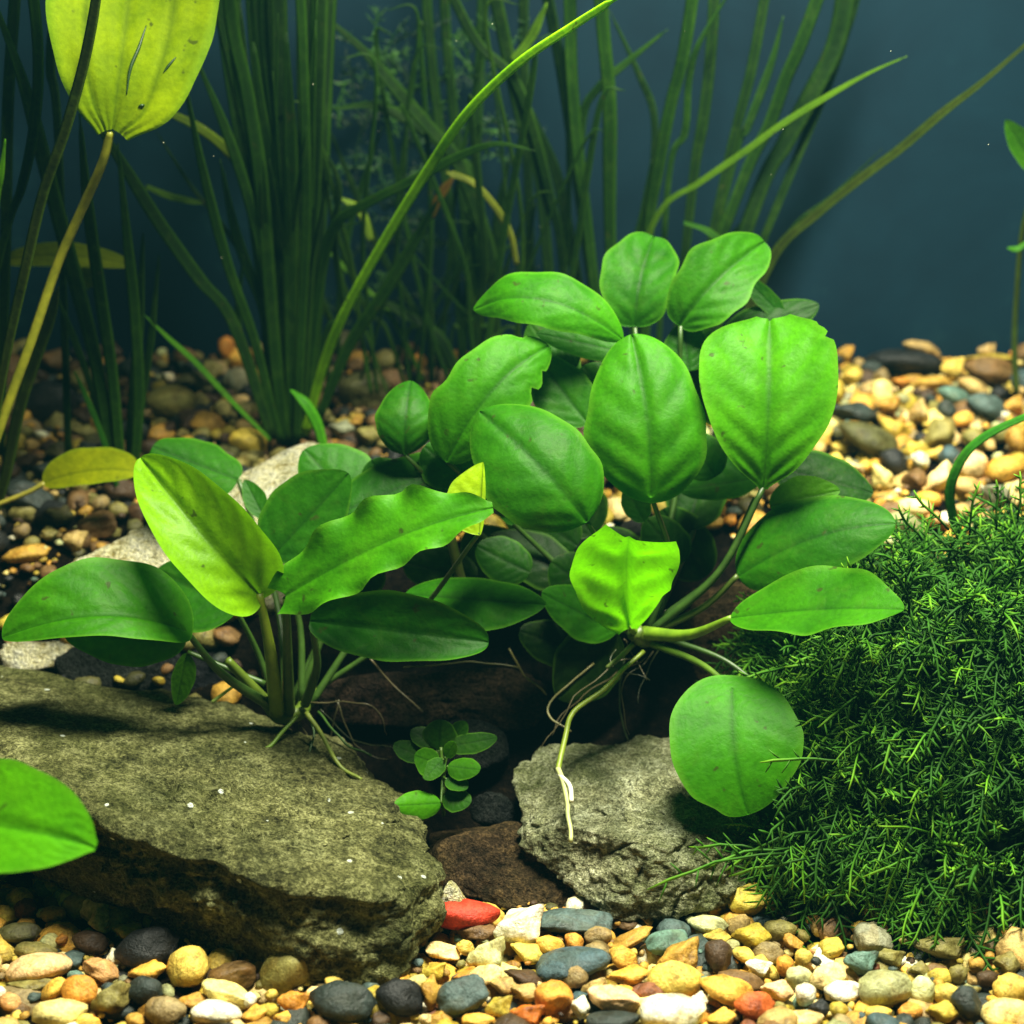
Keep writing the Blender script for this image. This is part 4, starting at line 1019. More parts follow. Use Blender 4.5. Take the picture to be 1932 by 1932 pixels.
tube('stalk', [P(208, 248, 12.6), P(192, 310, 13.0), P(152, 400, 14), P(108, 500, 14.5), P(60, 640, 14.5), P(5, 790, 14.5), P(-60, 980, 14)], 0.20, 0.24, M_STEM, pb, (0.26, 0.27, 0.02))
for k, (x, y, z) in enumerate([(-7, 12, 46), (3, 14, 46), (-13, 15, 46)]):  # more unseen cover leaves, added to block lamp light over the left back
    bb = Vector((x - 6, y + 1, z - 1)); tt = Vector((x + 6, y - 0.5, z + 0.5))
    make_leaf(pb, bb, tt, 46, 46, cup=8, tilt=72, color=(0.13, 0.26, 0.01), e=0.55, seed=180 + k, mat=M_YELLOW)
    tube('stalk', [bb, bb + Vector((-9, 2, -5)), Vector((-34, 16, 42)), Vector((-36, 10, 14)), P(-160, 980, 14)], 0.15, 0.2, M_STEM, pb, (0.14, 0.2, 0.02))
# fallen yellow leaf on the gravel
pf = empty('fallen_leaf', P(80, 915, 17.5), 'fallen yellow leaf with its stalk lying over the dark gravel at left', 'leaf')
make_leaf(pf, (82, 912, 17.5), (262, 890, 17.0), 26, 44, mid=(170, 888, 17.0), tilt=18, cup=6, color=(0.26, 0.33, 0.010), e=0.42, a=0.95, seed=71, mat=M_YELLOW, nv=3, puff=0.02, bluntness=0.2, name='blade')
tube('stalk', [P(84, 912, 17.5), P(50, 930, 17.3), P(-30, 962, 17.0)], 0.13, 0.12, M_STEM, pf, (0.30, 0.27, 0.04))
# leaf reaching in from the left, near the glass
pn = empty('sword_plant', P(-240, 1900, -10), 'plant at the left edge whose single bright green leaf tip reaches over the slab front', 'plant')
make_leaf(pn, (-220, 1535, -10.5), (180, 1600, -12.5), 92, 118, mid=(0, 1556, -12), tilt=14, cup=8, color=(0.085, 0.40, 0.012), pr=[(0,.1),(0.2,.6),(0.4,.95),(0.5,1),(0.65,.92),(0.8,.66),(0.9,.40),(0.96,.2),(1,.02)], pL=[(0,.1),(0.2,.6),(0.4,.95),(0.5,1),(0.65,.93),(0.8,.72),(0.9,.48),(0.96,.28),(1,.02)], seed=72, mat=M_YELLOW, nv=9, puff=0.07)
tube('stalk', [P(-220, 1535, -10.5), P(-260, 1700, -10), P(-240, 1900, -10)], 0.2, 0.25, M_STEM, pn, (0.1, 0.2, 0.02))

# ------------------------------------------------------------------ grass-like background plants
def blade(parent, pts, w, color, seed=0, name='blade', taper0=0.75, taper1=0.35, twist=0.0, mat=None):
    """pts from root to tip as (vx, vy, Y); w = seen width in grid pixels at the middle"""
    c = catmull([p if isinstance(p, Vector) else P(*p) for p in pts], 9)
    n = len(c)
    r = random.Random(seed * 3 + 1)
    ph = r.uniform(0, 6.28); yaw = r.uniform(-0.5, 0.5)
    verts, faces, vein, edge = [], [], [], []
    for i, p in enumerate(c):
        t = i / (n - 1)
        tg = (c[min(i + 1, n - 1)] - c[max(i - 1, 0)]).normalized()
        vd = (p - CAM).normalized()
        S = vd.cross(tg).normalized(); Nn = S.cross(tg).normalized()
        an = yaw * 0.6 - 0.75 * S.dot(UP) + twist * t + 0.15 * math.sin(3 * t + ph)
        Bd = S * math.cos(an) + Nn * math.sin(an); Md = Nn * math.cos(an) - S * math.sin(an)
        k = (p - CAM).dot(FWD) / FV
        prof = (taper0 + (1 - taper0) * sstep(0, 0.4, t)) * (1 - (1 - taper1) * sstep(0.65, 1.0, t))
        if t > 0.97: prof *= 0.45
        hw = w * (0.43 if w > 22 else 0.5) * k * prof * (1 + 0.02 * math.sin(17 * t + ph))
        th = max(0.035, hw * 0.14)
        for (a, b, ve, ed) in ((-1, 0.25, 0, 1), (-0.5, 0.02, 0.3, 0), (0, -0.05, 0.9, 0), (0.5, 0.02, 0.3, 0), (1, 0.25, 0, 1), (0.5, -0.3, 0, 0), (0, -0.45, 0, 0), (-0.5, -0.3, 0, 0)):
            verts.append(p + Bd * hw * a + Md * (hw * 0.35 * b + (th * 0.5 if b < 0.2 and b > -0.1 else -th * 0.2)))
            vein.append(ve); edge.append(ed * 0.4)
    for i in range(n - 1):
        for k2 in range(8):
            q = (k2 + 1) % 8
            faces.append((i * 8 + k2, i * 8 + q, (i + 1) * 8 + q, (i + 1) * 8 + k2))
    faces.append(tuple(range(8))[::-1]); faces.append(tuple((n - 1) * 8 + k2 for k2 in range(8)))
    return mesh_obj(name, verts, faces, mat or M_BLADE, parent, attrs={'vein': vein, 'edge': edge}, color=color)

D1 = (0.044, 0.125, 0.016); D2 = (0.028, 0.080, 0.020); D3 = (0.045, 0.13, 0.016); D4 = (0.07, 0.15, 0.014); OB = (0.075, 0.085, 0.016)
def clump(name, root, label, group=None):
    return empty(name, P(*root), label, 'plant', group)
def Bl(parent, vpts, y0, y1, w, col, seed, root=None, **kw):
    """vpts listed from the top down to the root; depth runs from y1 at the tip to y0 at the root"""
    if vpts[0][1] < -30 and len(vpts) > 2 and parent.name not in ('x',):
        (xa, ya), (xb, yb) = vpts[0], vpts[1]
        g = (xa - xb) / max(40, yb - ya)
        vpts = [(xa + g * 420 - 130, ya - 430), (xa + g * 220 - 20, ya - 230)] + list(vpts)
    pts = vpts[::-1]
    if root is not None: pts = [root] + pts
    n = len(pts)
    full = [(p[0], p[1], y0 + (y1 - y0) * (i / (n - 1)) ** 1.3) for i, p in enumerate(pts)]
    return blade(parent, full, w, col, seed, **kw)

GRG = 'tall grass-like plants along the back'
ca_ = clump('grass_plant', (550, 835, 26.5), 'dense clump of tall dark grass blades left of the middle', GRG)
Bl(ca_, [(425, -60), (440, 60), (465, 170), (490, 330), (505, 500), (522, 700)], 26, 22, 34, D1, 1, (540, 835))
Bl(ca_, [(522, -60), (528, 150), (530, 330), (522, 600)], 27.5, 25, 40, D2, 2, (535, 830))
Bl(ca_, [(562, -60), (573, 150), (578, 400), (570, 600)], 25.5, 23, 20, D3, 3, (560, 840))
Bl(ca_, [(606, -60), (600, 200), (590, 400), (578, 600)], 26.5, 25, 30, D2, 4, (565, 840))
Bl(ca_, [(365, 100), (420, 230), (470, 380), (510, 560)], 26, 23, 26, D1, 5, (538, 840))
Bl(ca_, [(345, 140), (385, 330), (430, 500), (482, 650)], 25.5, 22, 20, D1, 6, (528, 838))
Bl(ca_, [(160, 200), (225, 300), (300, 420), (375, 525), (440, 610)], 25, 20, 34, D2, 7, (515, 830))
Bl(ca_, [(478, 80), (510, 330), (522, 500)], 27, 25, 30, D1, 8, (548, 836))
Bl(ca_, [(540, 60), (548, 300), (548, 550)], 26.2, 25, 34, D1, 9, (552, 842))
Bl(ca_, [(1175, -10), (1080, 50), (975, 122), (880, 215), (808, 320), (725, 455), (650, 590), (610, 690)], 26.5, 6, 20, (0.95, 1.5, 0.05), 10, (575, 820), taper0=0.9, taper1=0.8)
Bl(ca_, [(1010, 285), (935, 272), (860, 298), (780, 340), (690, 385), (630, 430), (600, 560)], 27, 22, 26, D3, 11, (575, 800))
Bl(ca_, [(830, 370), (780, 460), (720, 560), (660, 650)], 28, 26, 28, D1, 12, (600, 790))
Bl(ca_, [(590, 250), (640, 360), (600, 520)], 28, 27, 12, D2, 13, (575, 800))
Bl(ca_, [(415, 300), (440, 420), (465, 500), (500, 600)], 27, 25, 24, D3, 14, (530, 830))
Bl(ca_, [(290, 240), (360, 350), (430, 440), (490, 560)], 29, 28, 10, D2, 15, (540, 800))
blade(ca_, [(612, 850, 22), (598, 800, 22), (575, 760, 22), (548, 735, 22.5)], 26, (0.22, 0.75, 0.06), 16)
Bl(ca_, [(268, 590), (320, 640), (370, 685), (440, 760)], 24.5, 23, 14, (0.2, 0.5, 0.06), 17, (510, 830))
Bl(ca_, [(460, 480), (450, 620), (490, 740)], 27.5, 26, 16, D1, 18, (530, 840))
Bl(ca_, [(620, 430), (600, 600), (590, 720)], 27.8, 27, 18, D1, 19, (570, 840))
# dark spreading plant in the middle distance
cm_ = clump('grass_plant', (780, 700, 33), 'loose plant of broad dark blades behind the middle, bending left', GRG)
Bl(cm_, [(610, 30), (680, 90), (740, 160), (800, 230), (860, 300), (900, 400), (930, 520)], 33, 29, 36, D2, 20, (930, 720))
Bl(cm_, [(630, 205), (710, 200), (790, 238), (850, 290), (900, 380)], 33.5, 31, 36, D1, 21, (900, 720))
Bl(cm_, [(835, -40), (900, 80), (970, 150), (1010, 260), (1040, 380), (1060, 480)], 33, 30, 20, D2, 22, (1075, 720))
Bl(cm_, [(925, -40), (955, 90), (985, 230), (1020, 350)], 33, 30, 30, D2, 23, (1050, 720))
Bl(cm_, [(720, 240), (690, 330), (660, 430), (640, 560)], 34, 33, 12, D1, 24, (640, 740))
Bl(cm_, [(620, 240), (665, 350), (720, 480), (790, 600)], 34, 33, 14, D2, 25, (850, 720))
Bl(cm_, [(700, 560), (760, 590), (830, 640)], 34, 33, 30, D2, 26, (870, 730))
Bl(cm_, [(800, 410), (808, 520), (812, 620)], 33.5, 33, 14, D2, 27, (815, 720))
Bl(cm_, [(960, 300), (940, 420), (935, 560)], 35, 34, 22, D2, 28, (930, 720))
Bl(cm_, [(880, 400), (900, 500), (905, 600)], 35, 34, 26, D2, 29, (900, 720))
Bl(cm_, [(600, 455), (660, 515), (740, 600)], 34, 33, 12, (0.25, 0.5, 0.06), 30, (800, 720))
Bl(cm_, [(1010, 380), (990, 500), (1000, 600)], 34.5, 34, 24, D2, 31, (1000, 720))
blade(cm_, [(975, 500, 30), (962, 440, 29.6), (930, 385, 29), (892, 345, 28.6), (842, 325, 28.5)], 13, (0.9, 0.75, 0.35), 32, taper1=1.3, name='dead_blade')
blade(cm_, [(812, 410, 30), (830, 370, 30), (855, 335, 30)], 20, (0.4, 0.14, 0.06), 33, name='dead_blade')
blade(cm_, [(700, 455, 31), (680, 400, 31), (640, 372, 31)], 18, (0.6, 0.7, 0.2), 34, name='dead_blade')
def over(parent, y0, items):  # added floating blades, trailing unseen above the frame to shade the left back
    for k, (xr, x1, x2) in enumerate(items):
        xb = (xr - 966) / FV * 90 + ((k * 37) % 11 - 5) * 0.5
        c = [P(xr, 790, y0), Vector((xb * 0.5 + (xr - 966) / FV * 45, y0 + 0.5, 24)), Vector((xb, y0 + 1.0, 39)), Vector(((x1 + xb) / 2, y0 - 1, 46)), Vector((x1, y0 - 9, 47.5)), Vector(((x1 + x2) / 2, y0 - 15, 48)), Vector((x2, y0 - 22, 47.6))]
        blade(parent, c, 24, (D1, D2, D3)[k % 3], 300 + k + int(y0))
over(ca_, 27, [(545, -8, -5), (555, -6, -2.5), (570, -4, 0), (535, -9.5, -8), (560, -2, 2.2), (575, 0, 5), (550, -7, -1), (540, -5, -6), (565, -3, 3), (548, -1, -3), (556, -9, 1), (530, -6, 4), (552, 2, 6), (568, 4, 8), (544, -3, 0), (562, 1, -2), (574, 3, 2), (558, -10, -7), (549, 5, 4), (566, -4.5, -1), (571, 6.5, 7.5)])
over(cm_, 35, [(885, 1, 3), (1010, 5.5, 6.5), (860, -1, 0), (905, 3, 1)])
tr_ = random.Random(77)
for k in range(26):
    xr = tr_.uniform(560, 1080); xt = xr + tr_.uniform(-170, 170); yt = tr_.choice((tr_.uniform(-20, 200), tr_.uniform(200, 520)))
    par_ = ca_ if xr < 640 else cm_
    y0 = tr_.uniform(28, 35)
    xm = (xr + xt) / 2 + tr_.uniform(-40, 40)
    blade(par_, [(xr, 745, y0), (xr + (xm - xr) * 0.5, 620, y0), (xm, (745 + yt) / 2, y0 - 0.5), (xt, yt, y0 - 2), (xt + tr_.uniform(-70, 70), yt - 25, y0 - 2.5)], tr_.uniform(6, 15), tr_.choice((D1, D2, D2, D1, D4)), 400 + k)
for k in range(14):
    xr = tr_.uniform(500, 580); xt = xr + tr_.uniform(-160, 90); yt = tr_.uniform(-30, 350)
    blade(ca_, [(xr + 10, 835, 27), ((xr * 3 + xt) / 4, 620, 27), ((xr + xt) / 2, (700 + yt) / 2, 26), (xt, yt, 24)], tr_.uniform(9, 18), tr_.choice((D1, D2, D3)), 440 + k)
# left clump
cb_ = clump('grass_plant', (230, 905, 22), 'grass clump with broad olive blades rooted at far left', GRG)
Bl(cb_, [(-20, -20), (45, 160), (90, 330), (140, 520), (182, 690)], 21.5, 17, 34, D1, 40, (222, 930))
Bl(cb_, [(150, 215), (165, 380), (190, 560), (213, 720)], 21.5, 18, 28, D3, 41, (232, 935))
Bl(cb_, [(222, 270), (240, 450), (255, 600), (262, 760)], 22, 20, 26, D1, 43, (248, 960))
Bl(cb_, [(100, 545), (140, 640), (190, 790)], 22, 21, 14, D3, 44, (225, 930))
Bl(cb_, [(140, 700), (165, 755), (195, 830)], 21, 20, 12, (0.05, 0.2, 0.025), 45, (225, 930))
Bl(cb_, [(270, 440), (262, 620), (250, 760)], 23, 22.5, 20, D2, 46, (240, 940))
Bl(cb_, [(300, 480), (285, 640), (262, 800)], 23.5, 23, 14, D2, 47, (250, 930))
cb2 = clump('grass_plant', (-25, 900, 18), 'grass plant at the left edge with blades leaning right across the yellow leaf', GRG)
Bl(cb2, [(188, -60), (165, 90), (125, 240), (80, 370), (45, 520), (10, 680)], 13, 10, 25, OB, 50, (-20, 860))
Bl(cb2, [(55, -60), (72, 100), (66, 230), (42, 350), (8, 450)], 18, 15, 22, (0.05, 0.12, 0.015), 51, (-80, 800))
Bl(cb2, [(10, 262), (2, 330), (-10, 420)], 15, 14, 12, (0.40, 0.95, 0.05), 52, (-40, 800))
Bl(cb2, [(110, 540), (95, 600), (40, 760), (10, 900)], 17.5, 17, 26, OB, 53, (-20, 1000))
Bl(cb2, [(30, -60), (15, 200), (10, 500)], 20, 19, 26, D2, 54, (0, 860))
Bl(cb2, [(110, -60), (95, 120), (110, 260)], 22, 20, 18, D2, 55, (130, 900))
# right clumps
cc_ = clump('grass_plant', (1160, 720, 33), 'upright grass clump behind the round leaves in the middle', GRG)
Bl(cc_, [(1072, -60), (1078, 130), (1092, 300), (1108, 420)], 32, 29, 30, D3, 60, (1140, 700))
Bl(cc_, [(1125, -60), (1140, 80), (1150, 200), (1150, 330), (1152, 470)], 32, 28, 32, D3, 61, (1165, 700))
Bl(cc_, [(1260, 55), (1195, 108), (1130, 165), (1098, 230), (1100, 400)], 33, 31, 17, D3, 62, (1150, 700))
Bl(cc_, [(1020, -60), (1052, 90), (1070, 200), (1090, 350)], 34, 32, 26, D2, 63, (1140, 700))
Bl(cc_, [(1150, 20), (1205, 140), (1235, 230), (1225, 400)], 34, 33, 14, D2, 64, (1200, 700))
Bl(cc_, [(965, 115), (1000, 75), (1032, 5)][::-1], 31, 30, 20, (0.35, 0.55, 0.1), 65)
Bl(cc_, [(1000, 200), (1050, 330), (1080, 480)], 34, 33, 26, D2, 66, (1120, 700))
cd_ = clump('grass_plant', (1290, 700, 33), 'fan of dark grass blades leaning right behind the plant', GRG)
Bl(cd_, [(1312, -60), (1290, 100), (1265, 200), (1240, 330), (1225, 430)], 32, 28, 28, D3, 70, (1215, 700))
Bl(cd_, [(1348, -60), (1341, 100), (1326, 230), (1308, 340)], 33, 31, 26, D2, 71, (1270, 700))
Bl(cd_, [(1450, -60), (1420, 120), (1395, 220), (1368, 330)], 33, 31, 20, D2, 72, (1290, 700))
Bl(cd_, [(1560, -60), (1512, 80), (1482, 150), (1450, 240), (1400, 345)], 33, 29, 30, D1, 73, (1270, 700))
Bl(cd_, [(1600, -50), (1578, 80), (1530, 180), (1482, 270), (1430, 370)], 34, 31, 44, D2, 74, (1320, 700))
Bl(cd_, [(1712, 106), (1640, 138), (1560, 183), (1480, 232), (1400, 290), (1320, 345), (1245, 400)], 31, 25, 17, (0.22, 0.36, 0.03), 75, (1180, 560))
Bl(cd_, [(1478, 30), (1455, 120), (1410, 240), (1385, 300)], 33, 32, 16, D1, 76, (1290, 700))
Bl(cd_, [(1380, -20), (1320, 80), (1300, 150), (1292, 250), (1262, 330)], 32, 30, 14, D3, 77, (1240, 700))
Bl(cd_, [(1626, -20), (1600, 40), (1560, 160)], 34, 33, 22, D2, 78, (1420, 500))
Bl(cd_, [(1230, 300), (1215, 400), (1190, 520)], 33, 32, 16, D1, 79, (1200, 700))
Bl(cd_, [(1420, 400), (1370, 470), (1330, 560)], 35, 34, 36, D2, 80, (1300, 700))
ce_ = clump('grass_plant', (1430, 720, 32), 'plant with one long brownish blade slanting up to the right edge', GRG)
Bl(ce_, [(1985, 40), (1860, 150), (1780, 212), (1700, 280), (1620, 340), (1540, 405), (1462, 480)], 31, 25, 33, (0.085, 0.095, 0.022), 81, (1390, 640))
Bl(ce_, [(1665, 280), (1570, 370), (1500, 425), (1440, 520)], 32, 30, 8, D2, 82, (1390, 660))
Bl(ce_, [(1290, 420), (1340, 440), (1400, 500), (1440, 545)][::-1], 28, 28, 20, (0.05, 0.17, 0.018), 83)
# broken pale leaf piece at the back left
po = empty('drooping_leaf', P(50, 500, 26), 'pale olive broken leaf drooping behind the left grass blades', 'leaf')
make_leaf(po, (10, 490, 25), (245, 500, 24), 22, 24, mid=(130, 482, 24), tilt=20, cup=8, color=(0.17, 0.24, 0.03), e=0.4, seed=73, mat=M_YELLOW, name='blade')
make_leaf(po, (150, 480, 24.3), (168, 545, 24), 26, 26, tilt=10, color=(0.17, 0.26, 0.03), e=0.5, seed=74, mat=M_YELLOW, name='lobe')
pd_ = empty('drooping_leaf', P(300, 205, 28), 'narrow yellowish leaf slanting down behind the big yellow leaf', 'leaf')
blade(pd_, [(300, 205, 27), (370, 238, 27), (430, 285, 28), (470, 340, 29)], 20, (0.55, 0.6, 0.1), 90, taper1=0.5)
pe_ = empty('drooping_leaf', P(280, 350, 29), 'short olive leaf floating level behind the left grass', 'leaf')
blade(pe_, [(275, 352, 29), (325, 372, 29), (395, 386, 29)], 18, (0.3, 0.45, 0.1), 91)
# fine stemmed plant at the back
pg = empty('fine_leaved_plant', P(760, 420, 36), 'fine leaved dark green plant floating near the back pane', 'plant')
rr_ = random.Random(11)
for k in range(60):
    x0 = rr_.uniform(630, 930); y0 = rr_.uniform(60, 330) if k < 40 else rr_.uniform(380, 640)
    an = rr_.uniform(-0.4, 3.5); ln = rr_.uniform(60, 150)
    ptsv = [(x0, y0, 36.5), (x0 + ln * 0.5 * math.cos(an) + rr_.uniform(-10, 10), y0 - ln * 0.5 * math.sin(an), 36.2), (x0 + ln * math.cos(an), y0 - ln * math.sin(an) + rr_.uniform(-10, 20), 36)]
    c = catmull([P(*p) for p in ptsv], 6)
    V, F = tube_data(c, [0.07 - 0.04 * i / (len(c) - 1) for i in range(len(c))], 4)
    for i in range(1, len(c) - 1, 1):
        for s in (-1, 1):
            d = Vector((rr_.uniform(-1, 1), rr_.uniform(-0.4, 0.4), rr_.uniform(-1, 1))).normalized() * rr_.uniform(0.35, 0.8)
            v2, f2 = tube_data([c[i], c[i] + d * 0.6, c[i] + d + Vector((0, 0, 0.08))], [0.05, 0.04, 0.012], 3, len(V))
            V += v2; F += f2
    mesh_obj('sprig', V, F, M_STEM, pg, color=rr_.choice([(0.02, 0.08, 0.02), (0.012, 0.04, 0.018), (0.05, 0.16, 0.02)]))
# plant pieces at the right edge
ph_ = empty('stem_plant', P(1915, 720, 33), 'thin stemmed plant at the right edge with a pointed green leaf', 'plant')
make_leaf(ph_, (1960, 330, 27), (1897, 226, 27), 26, 22, color=(0.05, 0.19, 0.02), seed=75)
tube('stem', [P(1960, 330, 27), P(1930, 430, 29), P(1918, 560, 31), P(1914, 650, 32), P(1918, 740, 33)], 0.16, 0.18, M_STEM, ph_, (0.05, 0.12, 0.014))
blade(ph_, [(1940, 455, 28.5), (1920, 470, 28.5), (1900, 468, 28.5)], 12, (0.2, 0.6, 0.08), 92)
ci_ = empty('grass_plant', P(1800, 1000, 12), 'arching dark green grass blade in front of the bright gravel at right', 'plant')
blade(ci_, [(1806, 1010, 13.5), (1792, 930, 13), (1818, 862, 12.5), (1868, 818, 12), (1960, 775, 11)], 20, (0.12, 0.5, 0.12), 93, taper0=0.9, taper1=0.8)

# ------------------------------------------------------------------ moss clump, right
def make_moss_mat():
    m, nt, b, out = new_mat('moss_surface')
    t = N(nt, 'ShaderNodeAttribute', attribute_name='tip').outputs['Fac']
    v = N(nt, 'ShaderNodeAttribute', attribute_name='vary').outputs['Fac']
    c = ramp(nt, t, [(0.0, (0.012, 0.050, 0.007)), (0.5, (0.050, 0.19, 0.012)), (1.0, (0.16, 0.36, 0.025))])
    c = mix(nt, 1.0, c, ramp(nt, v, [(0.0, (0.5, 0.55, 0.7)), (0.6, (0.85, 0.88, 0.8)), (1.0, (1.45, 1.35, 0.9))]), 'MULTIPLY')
    nt.links.new(c, b.inputs['Base Color'])
    b.inputs['Roughness'].default_value = 0.6
    b.inputs['Specular IOR Level'].default_value = 0.15
    tr = nt.nodes.new('ShaderNodeBsdfTranslucent'); nt.links.new(c, tr.inputs['Color'])
    mx = nt.nodes.new('ShaderNodeMixShader'); mx.inputs[0].default_value = 0.2
    nt.links.new(b.outputs[0], mx.inputs[1]); nt.links.new(tr.outputs[0], mx.inputs[2])
    nt.links.new(mx.outputs[0], out.inputs['Surface'])
    return m
M_MOSS = make_moss_mat()
LEAFBV = []
for o in list(pr.children):
    if o.name.startswith('leaf'):
        og = parent_origin(pr)
        LEAFBV.append(BVHTree.FromPolygons([tuple((v.co + og) * 100) for v in o.data.vertices], [tuple(q.vertices) for q in o.data.polygons]))
LEAFBV = [b for b in LEAFBV]
MR = random.Random(5)
MV, MF, MT, MY = [], [], [], []
def frond(p, d, L, side, droop, r0=0.045, vary=None, nb=7, keep=False):
    """one curved moss shoot with short side branchlets"""
    vary = MR.random() ** 1.7 if vary is None else vary
    pts = [p]
    dd = d.normalized()
    seg = 6
    e0 = p + dd * L
    for q in (p, p.lerp(e0, 0.5), e0, p.lerp(e0, 0.75)):
        vx_, vy_ = project(q)
        if ((vx_ - 1378) / 128) ** 2 + ((vy_ - 1415) / 122) ** 2 < 1 and not keep: return
    for bv in LEAFBV:
        if bv.ray_cast(p - dd * 0.8, dd, L * 1.3 + 0.8)[0] is not None: return
        for q in (p, (p + e0) / 2, e0):
            if bv.find_nearest(q, 0.45)[0] is not None: return
    for i in range(seg):
        dd = (dd + Vector((0, 0, -droop)) + Vector((MR.uniform(-1, 1), MR.uniform(-1, 1), MR.uniform(-1, 1))) * 0.2).normalized()
        pts.append(pts[-1] + dd * (L / seg))
    def add(pp, rads, t0, t1, sides=3):
        v, f = tube_data(pp, rads, sides, len(MV))
        MV.extend(v); MF.extend(f)
        n = len(pp)
        for i in range(n):
            for _ in range(sides):
                MT.append(t0 + (t1 - t0) * i / (n - 1)); MY.append(vary)
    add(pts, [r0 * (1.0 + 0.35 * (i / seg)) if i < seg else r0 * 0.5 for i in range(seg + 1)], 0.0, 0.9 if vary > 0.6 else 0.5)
    for b in range(nb):
        t = 0.18 + 0.78 * b / nb
        i = int(t * seg); q = pts[i].lerp(pts[min(i + 1, seg)], t * seg - i)
        ax = (pts[min(i + 1, seg)] - pts[i]).normalized()
        s = side if b % 2 else -side
        sd = (ax.cross(Vector((0, -0.9, 0.3))).normalized() * s + ax * 0.75 + Vector((MR.uniform(-1, 1), MR.uniform(-1, 1), MR.uniform(-1, 1))) * 0.35).normalized()
        l = L * MR.uniform(0.14, 0.34) * (1 - 0.5 * t)
        e = q + sd * l
        add([q, q + sd * l * 0.55, e], [r0 * 0.7, r0 * 0.85, r0 * 0.35], t * 0.45, MR.choice((0.35, 0.5, 0.9)) if vary > 0.45 else 0.4)
# mounds that the shoots grow from: centre, radii (cm)
MOUNDS = [((19.5, 7.0, 5.2), (8.2, 8.6, 7.6), 1500), ((27.0, 9.5, 6.5), (8.0, 9.0, 7.5), 800), ((13.6, 3.2, 2.8), (4.6, 5.0, 3.6), 420), ((20.5, 0.5, 1.8), (7.0, 4.2, 2.8), 420)]
def inside(p, skip):
    for k, (c, r, n) in enumerate(MOUNDS):
        if k == skip: continue
        if sum(((p[i] - c[i]) / r[i]) ** 2 for i in range(3)) < 0.62: return True
    return False
for k, (c, r, n) in enumerate(MOUNDS):
    made = 0
    while made < n:
        d = Vector((MR.gauss(0, 1), MR.gauss(0, 1), MR.gauss(0, 1))).normalized()
        if d.y > 0.55 or d.z < -0.55: continue
        kk = MR.uniform(0.66, 0.90) * (1 + 0.30 * noise.noise(d * 2.9 + Vector((k, 0, 0))))
        p = Vector((c[0] + d.x * r[0] * kk, c[1] + d.y * r[1] * kk, c[2] + d.z * r[2] * kk))
        if p.z < ground_z(p.x, p.y) + 0.1 or inside(p, k): continue
        nrm = Vector((d.x / r[0], d.y / r[1], d.z / r[2])).normalized()
        dirn = nrm * 0.9 + Vector((-0.45, -0.25, 0.25)) * MR.uniform(0.2, 1.2) + Vector((MR.uniform(-1, 1), MR.uniform(-1, 1), MR.uniform(-1, 1))) * 0.7
        vv_ = MR.random() ** 1.7
        if d.x < 0.1 and d.z > -0.1: vv_ = min(1.0, vv_ + 0.38 * max(0, 0.4 - d.x))  # lighter upper-left shoots: stronger light painted in along with young yellowish growth
        frond(p, dirn, MR.uniform(1.6, 4.0), 1, MR.uniform(0.05, 0.42), r0=MR.uniform(0.045, 0.078), nb=MR.randint(9, 16), vary=vv_)
        made += 1
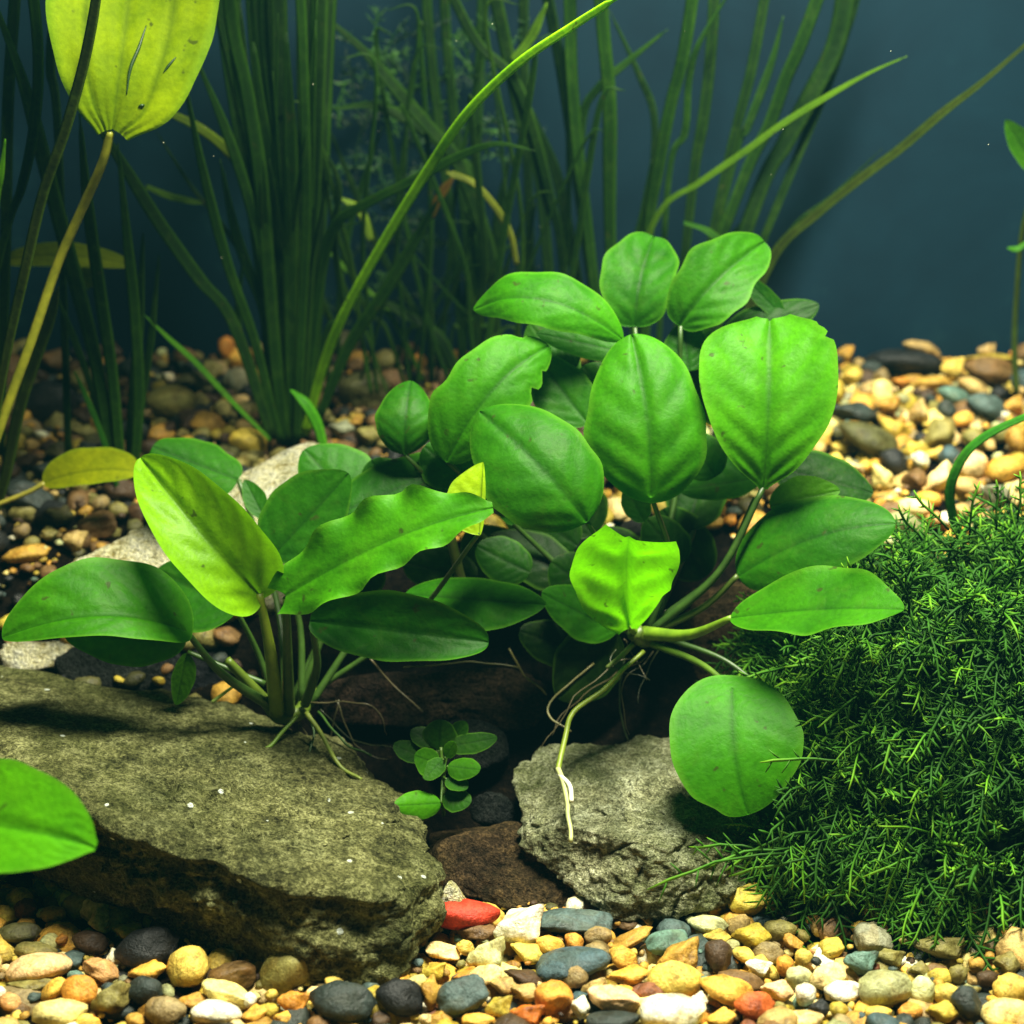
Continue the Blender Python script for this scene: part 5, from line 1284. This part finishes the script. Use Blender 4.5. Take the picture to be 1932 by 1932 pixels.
# shoots that stray over the rock, the round leaf and the gravel
for (a, dv, L) in [((1480, 1610, -3.2), (-1, -0.02, 0.14), 6.0), ((1490, 1600, -3.0), (-1, -0.1, -0.15), 3.8), ((1590, 1435, -1.4), (-1, 0.02, 0.05), 3.4), ((1470, 1580, -2.6), (-0.7, -0.2, -0.5), 2.6), ((1420, 1600, -3.2), (-0.9, 0, 0.3), 2.6), ((1520, 1620, -3.2), (-0.9, 0, -0.4), 3.2), ((1720, 1560, -3.2), (-0.5, -0.3, -1.0), 3.6),
                   ((1640, 1560, -2.4), (-0.6, -0.3, -0.9), 3.0), ((1900, 1600, -3.0), (-0.8, -0.2, -0.5), 3.4), ((1840, 1640, -3.0), (0.1, -0.2, -1), 2.6), ((1560, 1590, -1), (-0.4, -0.2, -1), 2.6),
                   ((1880, 1000, 7), (-0.1, 0, 1), 2.4), ((1830, 1010, 7), (0.05, 0, 1), 2.6), ((1740, 1020, 7), (-0.6, 0, 0.7), 2.4), ((1790, 1000, 7), (-0.5, 0, 0.8), 2.6), ((1920, 980, 6), (0.2, -0.1, 1), 2.2)]:
    frond(P(*a), Vector(dv), L, 1, 0.03, r0=0.06, vary=0.8, nb=7, keep=True)
# dense dark inside of the clump
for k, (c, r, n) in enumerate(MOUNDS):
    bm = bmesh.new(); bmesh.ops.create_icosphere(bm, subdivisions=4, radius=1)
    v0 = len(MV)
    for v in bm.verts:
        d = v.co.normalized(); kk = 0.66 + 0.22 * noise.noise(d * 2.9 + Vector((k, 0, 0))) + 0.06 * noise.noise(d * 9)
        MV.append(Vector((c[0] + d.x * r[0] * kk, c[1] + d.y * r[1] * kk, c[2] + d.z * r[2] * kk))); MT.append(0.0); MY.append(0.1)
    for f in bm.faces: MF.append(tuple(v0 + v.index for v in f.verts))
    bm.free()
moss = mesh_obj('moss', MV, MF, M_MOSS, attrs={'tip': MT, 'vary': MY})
tag(moss, 'thick feathery green moss mound covering the right side of the rocks', 'moss', kind='stuff')
FV_, FF_ = [], []
for k in range(28):
    q = P(MR.uniform(20, 1900), MR.uniform(20, 1300), MR.uniform(0, 38))
    if q.z < ground_z(q.x, q.y) + 1: continue
    r_ = MR.uniform(0.012, 0.035)
    i0 = len(FV_)
    for dv in ((1, 0, 0), (-1, 0.2, 0), (0, 1, 0.3), (0, -1, 0), (0.2, 0, 1), (0, 0.3, -1)): FV_.append(q + Vector(dv) * r_)
    for f in ((0, 2, 4), (2, 1, 4), (1, 3, 4), (3, 0, 4), (2, 0, 5), (1, 2, 5), (3, 1, 5), (0, 3, 5)): FF_.append(tuple(i0 + a for a in f))
mp, nt, b, out = new_mat('fleck_surface'); b.inputs['Base Color'].default_value = (0.45, 0.45, 0.32, 1); b.inputs['Roughness'].default_value = 0.8
tag(mesh_obj('floating_flecks', FV_, FF_, mp), 'tiny pale flecks of debris drifting in the water', 'debris', kind='stuff')
# thin moss fuzz on the two front rocks and bits of debris are carried by their surfaces
